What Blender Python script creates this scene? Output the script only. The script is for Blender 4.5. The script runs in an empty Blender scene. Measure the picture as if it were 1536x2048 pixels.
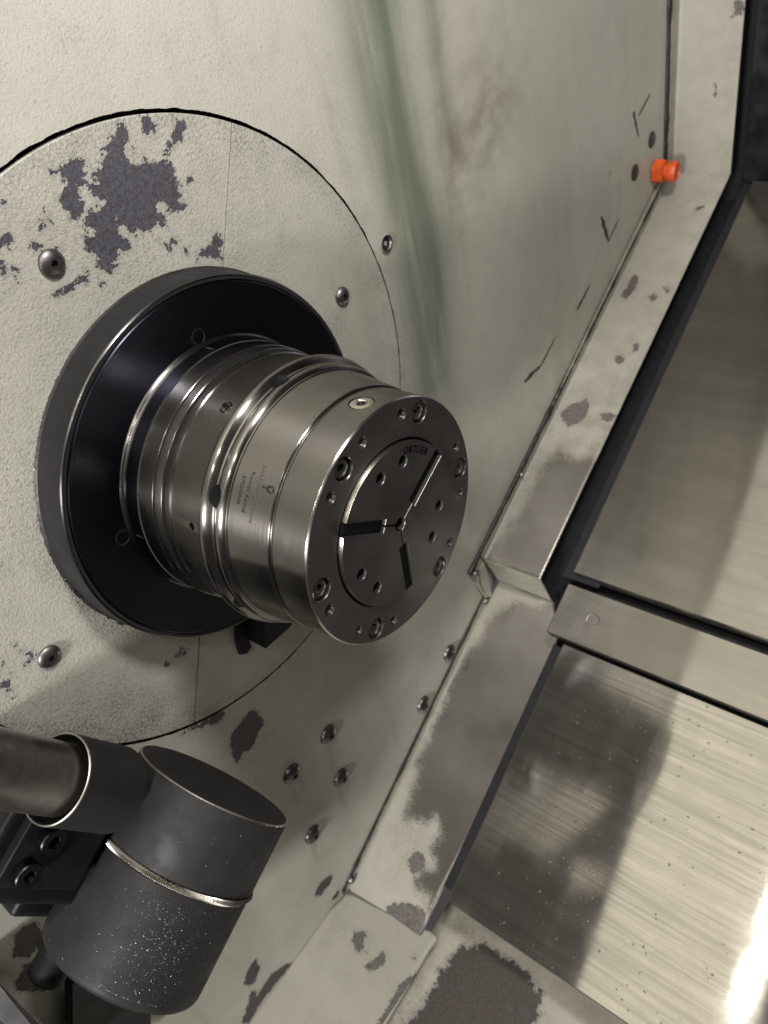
import bpy, bmesh, math, random
import numpy as np
from mathutils import Matrix, Vector
from mathutils.geometry import delaunay_2d_cdt

scene = bpy.context.scene
COL = scene.collection
PI = math.pi
rng = random.Random(7)

DISC_CHIPS = [[(-0.0081,0.2057),(-0.002,0.2058),(0.0047,0.2037),(0.005,0.2008),(0.0021,0.1991),(0.0027,0.1968),(-0.0008,0.1925),(-0.0053,0.1925),(-0.0072,0.1908),(-0.0074,0.1866),(-0.0055,0.1829),(-0.0079,0.1803),(-0.0067,0.1776),(-0.01,0.1782),(-0.015,0.1774),(-0.0181,0.1806),(-0.018,0.1845),(-0.0191,0.1871),(-0.0198,0.1903),(-0.0164,0.1931),(-0.0134,0.1968),(-0.0131,0.1994),(-0.0114,0.2001),(-0.0134,0.2033),(-0.0101,0.2038)],[(0.0315,0.2107),(0.0357,0.2114),(0.0386,0.209),(0.0355,0.2059),(0.0333,0.201),(0.0308,0.1991),(0.0304,0.195),(0.0312,0.1911),(0.0369,0.1889),(0.039,0.1911),(0.0414,0.1917),(0.0425,0.1883),(0.0456,0.1864),(0.0517,0.1845),(0.0583,0.181),(0.058,0.1765),(0.0558,0.1742),(0.0568,0.17),(0.0552,0.1659),(0.0538,0.1601),(0.0562,0.1583),(0.0549,0.1548),(0.0495,0.1538),(0.046,0.1577),(0.041,0.1582),(0.0427,0.1615),(0.0394,0.1652),(0.0361,0.165),(0.0361,0.161),(0.0389,0.1583),(0.0385,0.1536),(0.0374,0.1504),(0.0345,0.1521),(0.0329,0.156),(0.029,0.1537),(0.0246,0.1532),(0.0203,0.1567),(0.0164,0.1569),(0.0138,0.154),(0.0136,0.1573),(0.0104,0.1587),(0.0105,0.1626),(0.0084,0.1658),(0.0078,0.1699),(0.0065,0.1659),(0.0065,0.1589),(0.0101,0.1565),(0.0103,0.1532),(0.0058,0.1496),(0.0018,0.1523),(0.0004,0.1498),(-0.0056,0.1461),(-0.0108,0.1454),(-0.0139,0.1485),(-0.0159,0.1519),(-0.0133,0.1546),(-0.0171,0.1579),(-0.019,0.1627),(-0.0168,0.1632),(-0.0173,0.1672),(-0.0161,0.1693),(-0.0133,0.1662),(-0.0097,0.1676),(-0.0087,0.1725),(-0.0141,0.1711),(-0.0145,0.1735),(-0.0096,0.1773),(-0.005,0.1791),(-0.005,0.1806),(-0.0023,0.1772),(0.0032,0.1771),(0.0049,0.1801),(0.0018,0.1829),(-0.0006,0.1802),(-0.002,0.1858),(0.0019,0.1879),(-0.0,0.1908),(0.0014,0.1917),(0.0048,0.1896),(0.0049,0.1931),(0.0081,0.1955),(0.0129,0.1958),(0.0116,0.1984),(0.0113,0.2002),(0.0152,0.1998),(0.0165,0.2022),(0.0209,0.2034),(0.0246,0.2083),(0.0272,0.208)],[(0.0492,0.2106),(0.0533,0.21),(0.0539,0.2066),(0.0556,0.2032),(0.0581,0.2013),(0.057,0.1992),(0.0537,0.1978),(0.0539,0.201),(0.0512,0.2026),(0.0472,0.2015),(0.0457,0.2052)],[(0.0703,0.2019),(0.0752,0.1992),(0.0764,0.1955),(0.072,0.1888),(0.0686,0.1885),(0.0653,0.1904),(0.0604,0.187),(0.0573,0.1851),(0.0524,0.1876),(0.0531,0.19),(0.057,0.1904),(0.0612,0.1926),(0.0631,0.1912),(0.0646,0.1951),(0.068,0.1976)],[(0.0653,0.1706),(0.0679,0.1704),(0.0675,0.1674),(0.065,0.1668),(0.0638,0.1688)],[(-0.0587,0.1887),(-0.0537,0.1903),(-0.0518,0.1877),(-0.0519,0.1843),(-0.0545,0.1833),(-0.0568,0.1815),(-0.0592,0.1841),(-0.0624,0.1827),(-0.0632,0.1866)],[(-0.0462,0.1788),(-0.043,0.1785),(-0.0419,0.1747),(-0.0446,0.1745),(-0.0466,0.1754)],[(-0.0648,0.1789),(-0.0631,0.1752),(-0.0653,0.1704),(-0.0672,0.1699),(-0.0672,0.175)],[(-0.0611,0.1739),(-0.0582,0.1699),(-0.0612,0.1677),(-0.0617,0.1642),(-0.0629,0.1656),(-0.0627,0.1699)],[(-0.0482,0.1498),(-0.0448,0.1496),(-0.036,0.1507),(-0.0311,0.1498),(-0.0257,0.1511),(-0.0243,0.1535),(-0.0223,0.153),(-0.0257,0.1471),(-0.0279,0.149),(-0.0332,0.1477),(-0.0378,0.1468),(-0.0402,0.1452),(-0.0435,0.1473),(-0.0486,0.1476)],[(-0.0192,0.1451),(-0.0166,0.1422),(-0.0164,0.1408),(-0.0192,0.141)],[(0.0482,0.1274),(0.0588,0.1277),(0.0671,0.1327),(0.0717,0.1324),(0.0736,0.1263),(0.069,0.1194),(0.0682,0.1153),(0.062,0.12),(0.0566,0.1234),(0.0499,0.124)],[(-0.0297,0.1908),(-0.029,0.1885),(-0.028,0.1852),(-0.0297,0.1816),(-0.0307,0.1835),(-0.0307,0.1878)],[(-0.0378,0.1844),(-0.0361,0.1823),(-0.0378,0.1801),(-0.0388,0.1813)],[(-0.0346,0.1841),(-0.0326,0.1825),(-0.0341,0.1814),(-0.0351,0.1825)],[(0.0273,0.1475),(0.0346,0.1422),(0.0345,0.1368),(0.0322,0.1395),(0.0289,0.1435)],[(0.0375,0.1435),(0.0407,0.1394),(0.0389,0.1377),(0.0368,0.1412)],[(0.0429,0.1369),(0.0459,0.1336),(0.0445,0.1291),(0.0424,0.1327)],[(-0.0434,0.1875),(-0.0421,0.1852),(-0.0439,0.1846)],[(0.0326,0.1981),(0.0358,0.1973),(0.0352,0.1948),(0.0325,0.1953)],[(-0.0491,0.2016),(-0.0466,0.2006),(-0.0474,0.1992),(-0.0498,0.1999)],[(-0.017,0.205),(-0.0153,0.2044),(-0.0163,0.2034)],[(-0.0342,0.1704),(-0.0307,0.1681),(-0.034,0.1678)],[(-0.1766,-0.0156),(-0.174,-0.016),(-0.1749,-0.0182),(-0.1769,-0.0184)],[(-0.1755,-0.0207),(-0.1737,-0.024),(-0.1757,-0.0242)],[(-0.1729,-0.0275),(-0.1692,-0.031),(-0.1691,-0.0332),(-0.1726,-0.0324),(-0.1736,-0.0293)],[(-0.188,-0.019),(-0.1857,-0.0205),(-0.1873,-0.0217),(-0.1889,-0.0205)],[(-0.1944,-0.0309),(-0.1904,-0.0318),(-0.1871,-0.0318),(-0.1909,-0.0365),(-0.1933,-0.0403),(-0.1962,-0.0374),(-0.1956,-0.0334)],[(-0.1912,-0.0242),(-0.1911,-0.027),(-0.1926,-0.0272)],[(-0.1957,-0.0435),(-0.1941,-0.0455),(-0.1958,-0.0468)],[(-0.1785,-0.0327),(-0.1752,-0.0327),(-0.1784,-0.0349)],[(-0.0974,-0.1171),(-0.0926,-0.1179),(-0.0902,-0.1159),(-0.0848,-0.1236),(-0.0879,-0.1257),(-0.0929,-0.1223),(-0.0979,-0.1205)],[(-0.1056,-0.1154),(-0.103,-0.1177),(-0.1045,-0.1206),(-0.1072,-0.1183)]]
WALL_CHIPS = [[(-0.0955,-0.234),(-0.0851,-0.23),(-0.0664,-0.2275),(-0.061,-0.2377),(-0.0606,-0.2538),(-0.0709,-0.2589),(-0.082,-0.266),(-0.0919,-0.2599),(-0.0966,-0.2645),(-0.1009,-0.263),(-0.102,-0.2549),(-0.0979,-0.2464),(-0.0991,-0.2414)],[(-0.1271,-0.1813),(-0.1126,-0.1868),(-0.0984,-0.1944),(-0.0845,-0.204),(-0.0885,-0.2074),(-0.0986,-0.2087),(-0.1018,-0.2013),(-0.1086,-0.1966),(-0.1216,-0.1874)],[(-0.1057,-0.5245),(-0.0946,-0.5175),(-0.081,-0.525),(-0.0747,-0.5349),(-0.0865,-0.5387),(-0.0995,-0.5375),(-0.1059,-0.5291)],[(-0.0962,-0.5625),(-0.0823,-0.5626),(-0.0773,-0.5677),(-0.0864,-0.5727)],[(-0.206,-0.5087),(-0.1936,-0.5011),(-0.1879,-0.5046),(-0.1911,-0.5245),(-0.2031,-0.534),(-0.2101,-0.5268),(-0.2115,-0.5172)],[(-0.2371,-0.5616),(-0.2201,-0.5478),(-0.2113,-0.5355),(-0.2074,-0.5433),(-0.2111,-0.5545),(-0.1877,-0.5508),(-0.169,-0.5662),(-0.1644,-0.578),(-0.1857,-0.5745),(-0.2096,-0.5713),(-0.2335,-0.5764)],[(-0.2914,-0.2026),(-0.2852,-0.2022),(-0.2783,-0.2095),(-0.2785,-0.2156),(-0.2794,-0.2209),(-0.2825,-0.2252),(-0.2916,-0.2328),(-0.2968,-0.2298),(-0.3003,-0.2241),(-0.3023,-0.2183),(-0.2983,-0.2145)],[(-0.3135,-0.2379),(-0.3084,-0.2388),(-0.3022,-0.2323),(-0.2985,-0.2356),(-0.2976,-0.2399),(-0.3017,-0.2481),(-0.3037,-0.262),(-0.3044,-0.2756),(-0.3102,-0.2653),(-0.3156,-0.2505),(-0.3152,-0.242)],[(0.6309,-0.0418),(0.6378,-0.0444),(0.636,-0.0473)]]
SCRATCH = [([(0.6092,-0.0854),(0.6264,-0.1238)],0.0035),([(0.6264,-0.1238),(0.656,-0.1079)],0.002),([(0.6988,0.0016),(0.7131,-0.0312)],0.003),([(0.7452,0.0062),(0.7131,-0.0077)],0.002),([(0.5736,-0.1552),(0.5394,-0.1706)],0.0022),([(0.483,-0.177),(0.4444,-0.1933)],0.0016),([(0.4444,-0.1933),(0.4247,-0.1914),(0.4073,-0.1922)],0.003),([(0.5522,-0.1646),(0.5377,-0.1698)],0.002)]
A_WEAR = [[(0.1024,0.0041),(0.1413,0.0115),(0.1759,0.0183),(0.2118,0.0188),(0.2421,0.0192),(0.2633,0.0298),(0.2552,0.0503),(0.2646,0.0683),(0.2607,0.0862),(0.3616,0.0817),(0.401,0.0925),(0.1272,0.1019),(0.0976,0.0806)]]
A_SPOTS = [[(0.4039,0.0424),(0.4073,0.0521),(0.3946,0.0601),(0.3887,0.0543),(0.3947,0.0448)],[(0.4239,0.055),(0.427,0.0633),(0.4173,0.0713),(0.411,0.063)],[(0.3078,0.0096),(0.3245,0.0138),(0.3385,0.0335),(0.3311,0.0424),(0.3131,0.0446),(0.2988,0.0367),(0.2928,0.0251)],[(0.3217,0.0548),(0.3266,0.0692),(0.3248,0.0808),(0.3115,0.0756),(0.3118,0.0645)],[(0.4878,0.0137),(0.5146,0.0167),(0.5265,0.0188),(0.5194,0.0286),(0.5031,0.0297),(0.4843,0.0235)],[(0.5106,0.0618),(0.5132,0.0687),(0.5059,0.0741),(0.5003,0.0684)],[(0.4956,0.0463),(0.5004,0.0578),(0.4917,0.0639),(0.4857,0.0556)],[(0.6272,0.0546),(0.6394,0.058),(0.6417,0.0691),(0.6311,0.0611)],[(0.7011,0.0461),(0.7031,0.0547),(0.6928,0.0611),(0.6867,0.0553)],[(0.4228,0.0568),(0.4275,0.0656),(0.4203,0.0685)]]
B_WEAR = [[(0.1068,0.0961),(0.0827,0.0604),(0.0785,0.0355),(0.0559,0.0188),(0.0186,0.0123),(-0.0153,0.007),(-0.0447,0.0053),(-0.0789,0.0093),(-0.1096,0.0087),(-0.1418,0.0093),(-0.1622,0.0178),(-0.1844,0.0217),(-0.2052,0.0278),(-0.1969,0.0567),(-0.187,0.0622),(-0.1991,0.0742),(-0.216,0.0726),(-0.2288,0.0823),(-0.2391,0.0719),(-0.2529,0.0714),(-0.2648,0.0781),(-0.2611,0.092),(-0.2716,0.1004),(-0.3097,0.1188),(-0.2534,0.124),(0.0482,0.1272)]]
B_SPOTS = [[(-0.2433,0.0523),(-0.2263,0.0538),(-0.2258,0.0672),(-0.2357,0.074),(-0.2507,0.0675),(-0.2467,0.0584)],[(-0.2927,0.0529),(-0.2785,0.0696),(-0.2734,0.0935),(-0.2846,0.1076),(-0.3049,0.1058),(-0.3097,0.098),(-0.3067,0.0556)],[(-0.2524,0.0684),(-0.2472,0.0736),(-0.2563,0.0774),(-0.2603,0.0742)]]
B_OUT = [(0.0958,0.0814),(0.0532,0.1066),(-0.0788,0.1117),(-0.1564,0.1053),(-0.2257,0.1051),(-0.2927,0.1022),(-0.3071,0.1001)]
C_SPOTS = [[(-0.1023,0.0375),(-0.094,0.0478),(-0.0945,0.0519),(-0.1049,0.0528),(-0.112,0.0585),(-0.1182,0.0561),(-0.1113,0.043)],[(-0.0981,0.0749),(-0.1018,0.0832),(-0.1104,0.0862),(-0.1239,0.0771),(-0.1219,0.0665),(-0.1127,0.0736)],[(-0.0951,0.1225),(-0.1043,0.113),(-0.1201,0.111),(-0.1334,0.1125),(-0.159,0.1135),(-0.1514,0.1245),(-0.0982,0.1222)],[(-0.0842,0.1052),(-0.0823,0.1081),(-0.0864,0.1111),(-0.0879,0.1088)],[(-0.1114,0.0617),(-0.1099,0.0651),(-0.1132,0.0659)]]
C_OUT = [(-0.0569,0.1099),(-0.064,0.1189),(-0.0978,0.1199),(-0.1498,0.1215)]
D_WEAR = [[(-0.0467,0.1319),(-0.036,0.1438),(-0.0254,0.1556),(-0.025,0.1735),(-0.0238,0.1964),(-0.0262,0.2092),(-0.0317,0.229),(-0.0463,0.2343),(-0.0668,0.2376),(-0.0818,0.2407),(-0.1585,0.1293),(-0.1368,0.1256),(-0.1233,0.1283),(-0.1054,0.1312),(-0.0835,0.1316),(-0.0624,0.1298)]]
A1_SPOTS = [[(0.0801,0.0648),(0.0741,0.0647),(0.0708,0.0667),(0.0629,0.0639),(0.0628,0.0776),(0.0707,0.0797),(0.0787,0.0807)],[(-0.0048,0.0476),(-0.005,0.0525),(-0.0156,0.0582),(-0.0202,0.0554),(-0.0224,0.0524),(-0.0188,0.0497),(-0.0119,0.0517)],[(0.0747,0.0456),(0.0713,0.0493),(0.0688,0.0483)]]
STAIN_G = [[(0.2714,0.2273),(0.2656,0.1784),(0.2647,0.1146),(0.2695,0.0429),(0.2642,-0.0103),(0.2492,-0.0908)],[(0.3389,0.2124),(0.3325,0.1595),(0.3367,0.0887)]]
STAIN_B = [(0.4067,0.1065),(0.3633,0.0833)]
CAM_LOC = [-0.23223, 0.29543, 0.41832]
CAM_ROT = [[0.596482, 0.616395, -0.514069], [-0.211214, 0.738454, 0.64037], [0.774337, -0.273391, 0.570666]]
FPX = 1538.000522026451

# Spindle frame: u right and v up in the plane of the headstock wall, w along the spindle axis out of the wall (metres).
M0 = Matrix(((1, 0, 0, 0), (0, 0, -1, 0), (0, 1, 0, 0), (0, 0, 0, 1)))
E2 = Vector((.91029, .41398))            # up the slant bed, in (u, v)
N2 = Vector((-.41398, .91029))           # out of the slant bed, in (u, v)
E3 = Vector((E2.x, E2.y, 0)); N3 = Vector((N2.x, N2.y, 0)); W3 = Vector((0, 0, 1))
def EN(e, n, w): return E3*e + N3*n + W3*w

# ------------------------------------------------------------------ camera, world, lamps, exposure
cam = bpy.data.cameras.new('camera'); camo = bpy.data.objects.new('camera', cam); COL.objects.link(camo)
cr = Matrix(CAM_ROT).to_4x4(); cr.translation = Vector(CAM_LOC)
camo.matrix_world = M0 @ cr
cam.sensor_fit = 'VERTICAL'; cam.sensor_height = 36; cam.sensor_width = 27
cam.lens = FPX/2048*36; cam.clip_start = .01; cam.clip_end = 50
cam.dof.use_dof = True; cam.dof.focus_distance = .43; cam.dof.aperture_fstop = 13
scene.camera = camo
world = bpy.data.worlds.new('World'); scene.world = world; world.use_nodes = True
bg = world.node_tree.nodes['Background']; bg.inputs[0].default_value = (1, .95, .9, 1); bg.inputs[1].default_value = .06
scene.view_settings.view_transform = 'Standard'; scene.view_settings.look = 'None'
scene.view_settings.exposure = .08; scene.view_settings.gamma = 1
scene.cycles.max_bounces = 8; scene.cycles.glossy_bounces = 5; scene.cycles.diffuse_bounces = 4
scene.cycles.use_denoising = True
def area(name, loc, target, power, sx, sy=None, col=(1, .965, .94), spread=PI, xdir=None):
    l = bpy.data.lights.new(name, 'AREA'); l.energy = power; l.color = col; l.spread = spread
    l.shape = 'RECTANGLE' if sy else 'DISK'; l.size = sx
    if sy: l.size_y = sy
    o = bpy.data.objects.new(name, l); COL.objects.link(o)
    z = (Vector(loc)-Vector(target)).normalized()
    x = Vector(xdir) if xdir else Vector((.3, .1, 1)).cross(z)
    x = (x - z*x.dot(z)).normalized(); y = z.cross(x)
    m = Matrix((x, y, z)).transposed().to_4x4(); m.translation = Vector(loc)
    o.matrix_world = M0 @ m
    return o
area('work_lamp', (-.40, .60, .36), (.02, .05, 0), .60, .045)
area('work_lamp', (-.54, .54, .36), (-.02, .0, 0), .45, .045)
area('work_lamp', (.02, .80, .50), (.16, -.05, 0), 7.6, .14)
area('roof_lamp', EN(.15, .80, .19), EN(.15, -.4, .19), 1.45, 1.8, .36, col=(1, .94, .80), spread=math.radians(100), xdir=E3-W3*.0555)
area('door_lamp', (-2.20, .47, .62), (.1, -.02, .1), 58, .30, .30, col=(1, .97, .96))

# ------------------------------------------------------------------ helpers
WORLD = {}
def tag(o, label=None, cat=None, group=None, kind=None):
    if label: o['label'] = label
    if cat: o['category'] = cat
    if group: o['group'] = group
    if kind: o['kind'] = kind
    return o
def put(o, m, parent=None):
    if o.name not in COL.objects: COL.objects.link(o)
    mw = M0 @ m
    WORLD[o] = mw
    if parent is not None:
        o.parent = parent; o.matrix_parent_inverse = WORLD[parent].inverted()
    o.matrix_basis = mw
    return o
I4 = Matrix.Identity(4)
def empty(name, loc, label, cat, group=None):
    o = bpy.data.objects.new(name, None); o.empty_display_size = .02
    put(o, Matrix.Translation(Vector(loc))); return tag(o, label, cat, group)
def frame(loc, z, x=None):
    z = Vector(z).normalized()
    x = Vector(x) if x is not None else (Vector((1, 0, 0)) if abs(z.x) < .9 else Vector((0, 1, 0)))
    x = (x-z*x.dot(z)).normalized(); y = z.cross(x)
    m = Matrix((x, y, z)).transposed().to_4x4(); m.translation = Vector(loc); return m
def make(verts, faces, mat, smooth=40, name='mesh', slots=None):
    me = bpy.data.meshes.new(name); me.from_pydata([tuple(map(float, v)) for v in verts], [], faces)
    bm = bmesh.new(); bm.from_mesh(me); bmesh.ops.recalc_face_normals(bm, faces=bm.faces); bm.to_mesh(me); bm.free()
    for m in (mat if isinstance(mat, (list, tuple)) else [mat]): me.materials.append(m)
    if smooth:
        me.polygons.foreach_set('use_smooth', [True]*len(me.polygons)); me.set_sharp_from_angle(angle=math.radians(smooth))
    me.update(); return me
def obj(name, me, parent=None, m=I4): return put(bpy.data.objects.new(name, me), m, parent)
class G:
    """collects vertices and faces"""
    def __init__(s): s.v = []; s.f = []
    def ring(s, pts): i = len(s.v); s.v += [tuple(p) for p in pts]; return list(range(i, len(s.v)))
    def bridge(s, a, b):
        n = len(a)
        for i in range(n): s.f.append((a[i], a[(i+1) % n], b[(i+1) % n], b[i]))
    def fan(s, a, p):
        i = len(s.v); s.v.append(tuple(p)); n = len(a)
        for k in range(n): s.f.append((a[k], a[(k+1) % n], i))
    def lathe(s, prof, seg=64, closed=False):
        rs = []
        for r, z in prof:
            if r < 1e-7: rs.append(('c', z)); continue
            rs.append(('r', s.ring([(r*math.cos(2*PI*k/seg), r*math.sin(2*PI*k/seg), z) for k in range(seg)])))
        if closed: rs.append(rs[0])
        for a, b in zip(rs, rs[1:]):
            if a[0] == 'r' and b[0] == 'r': s.bridge(a[1], b[1])
            elif a[0] == 'c' and b[0] == 'r': s.fan(b[1], (0, 0, a[1]))
            elif a[0] == 'r': s.fan(a[1], (0, 0, b[1]))
        return s
    def box(s, lo, hi):
        x0, y0, z0 = lo; x1, y1, z1 = hi; i = len(s.v)
        s.v += [(x0, y0, z0), (x1, y0, z0), (x1, y1, z0), (x0, y1, z0), (x0, y0, z1), (x1, y0, z1), (x1, y1, z1), (x0, y1, z1)]
        s.f += [tuple(i+k for k in q) for q in ((0, 3, 2, 1), (4, 5, 6, 7), (0, 1, 5, 4), (1, 2, 6, 5), (2, 3, 7, 6), (3, 0, 4, 7))]
        return s
    def prism(s, poly, z0, z1):
        a = s.ring([(x, y, z0) for x, y in poly]); b = s.ring([(x, y, z1) for x, y in poly]); s.bridge(a, b)
        s.f.append(tuple(reversed(a))); s.f.append(tuple(b)); return s
def bevel(me, width, segs=2, ang=35):
    bm = bmesh.new(); bm.from_mesh(me)
    ed = [e for e in bm.edges if len(e.link_faces) == 2 and e.calc_face_angle(0) > math.radians(ang)]
    bmesh.ops.bevel(bm, geom=ed, offset=width, segments=segs, affect='EDGES', profile=.5, clamp_overlap=True)
    bm.to_mesh(me); bm.free()
    me.set_sharp_from_angle(angle=math.radians(40)); me.polygons.foreach_set('use_smooth', [p.area < 30*width*width for p in me.polygons]); return me
def sdist(P, polys):
    """signed distance, positive inside, of points (n,2) to a set of polygons"""
    P = np.asarray(P, float); out = np.full(len(P), -9.)
    for poly in polys:
        q = np.asarray(poly, float); lo = q.min(0)-.03; hi = q.max(0)+.03
        ix = np.where(((P >= lo) & (P <= hi)).all(1))[0]
        if not len(ix): continue
        p = P[ix]; d = np.full(len(ix), 9.); ins = np.zeros(len(ix), bool)
        for a, b in zip(q, np.roll(q, -1, 0)):
            ab = b-a; t = np.clip(((p-a)@ab)/max(ab@ab, 1e-12), 0, 1)
            d = np.minimum(d, np.hypot(*(p-a-t[:, None]*ab).T))
            c = (a[1] > p[:, 1]) != (b[1] > p[:, 1])
            if abs(b[1]-a[1]) > 1e-12: ins ^= c & (p[:, 0] < (b[0]-a[0])*(p[:, 1]-a[1])/(b[1]-a[1])+a[0])
        out[ix] = np.maximum(out[ix], np.where(ins, d, -d))
    return np.maximum(out, -.03)
def ldist(P, line):
    P = np.asarray(P, float); q = np.asarray(line, float); d = np.full(len(P), 9.)
    for a, b in zip(q, q[1:]):
        ab = b-a; t = np.clip(((P-a)@ab)/(ab@ab), 0, 1); d = np.minimum(d, np.hypot(*(P-a-t[:, None]*ab).T))
    return d
def attr(me, name, val):
    a = me.attributes.new(name, 'FLOAT', 'POINT'); a.data.foreach_set('value', np.asarray(val, np.float32))
def gauss(d, s): return np.exp(-(d/s)**2)
def coords(me):
    c = np.empty(len(me.vertices)*3, np.float32); me.vertices.foreach_get('co', c); return c.reshape(-1, 3).astype(float)

# ------------------------------------------------------------------ materials
class NT:
    def __init__(s, name):
        s.m = bpy.data.materials.new(name); s.m.use_nodes = True; s.t = s.m.node_tree; s.t.nodes.clear()
        s.out = s.n('ShaderNodeOutputMaterial'); s.b = s.n('ShaderNodeBsdfPrincipled'); s.l(s.b.outputs[0], s.out.inputs[0])
        s.co = s.n('ShaderNodeTexCoord').outputs['Object']
    def n(s, t): return s.t.nodes.new(t)
    def l(s, a, b): s.t.links.new(a, b)
    def set(s, inp, v):
        if hasattr(v, 'is_linked') or isinstance(v, bpy.types.NodeSocket): s.l(v, inp)
        else: inp.default_value = v
    def noise(s, scale, detail=4, rough=.55, dist=0, vec=None, st=None):
        n = s.n('ShaderNodeTexNoise'); n.inputs['Scale'].default_value = scale; n.inputs['Detail'].default_value = detail
        n.inputs['Roughness'].default_value = rough; n.inputs['Distortion'].default_value = dist
        v = vec or s.co
        if st:
            mp = s.n('ShaderNodeMapping'); mp.inputs['Scale'].default_value = st; s.l(v, mp.inputs[0]); v = mp.outputs[0]
        s.l(v, n.inputs['Vector']); return n.outputs[0]
    def math(s, op, a, b=0, clamp=False):
        n = s.n('ShaderNodeMath'); n.operation = op; n.use_clamp = clamp; s.set(n.inputs[0], a); s.set(n.inputs[1], b); return n.outputs[0]
    def ramp(s, v, a, b, lo=0., hi=1., smooth=True):
        n = s.n('ShaderNodeMapRange'); n.interpolation_type = 'SMOOTHSTEP' if smooth else 'LINEAR'
        s.set(n.inputs[0], v); n.inputs[1].default_value = a; n.inputs[2].default_value = b; n.inputs[3].default_value = lo; n.inputs[4].default_value = hi
        return n.outputs[0]
    def mix(s, f, a, b):
        n = s.n('ShaderNodeMix'); n.data_type = 'RGBA'; s.set(n.inputs[0], f)
        for i, c in ((6, a), (7, b)):
            if isinstance(c, tuple): n.inputs[i].default_value = (*c, 1) if len(c) == 3 else c
            else: s.l(c, n.inputs[i])
        return n.outputs[2]
    def attr(s, name):
        n = s.n('ShaderNodeAttribute'); n.attribute_name = name; return n.outputs['Fac']
    def bump(s, h, strength, dist=.001, prev=None):
        n = s.n('ShaderNodeBump'); n.inputs['Distance'].default_value = dist; s.set(n.inputs['Strength'], strength); s.l(h, n.inputs['Height'])
        if prev is not None: s.l(prev, n.inputs['Normal'])
        return n.outputs[0]
    def p(s, **k):
        for a, v in k.items():
            a = a.replace('_', ' ')
            i = s.b.inputs[a]
            if isinstance(v, tuple) and len(v) == 3: v = (*v, 1)
            s.set(i, v)
        return s

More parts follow.
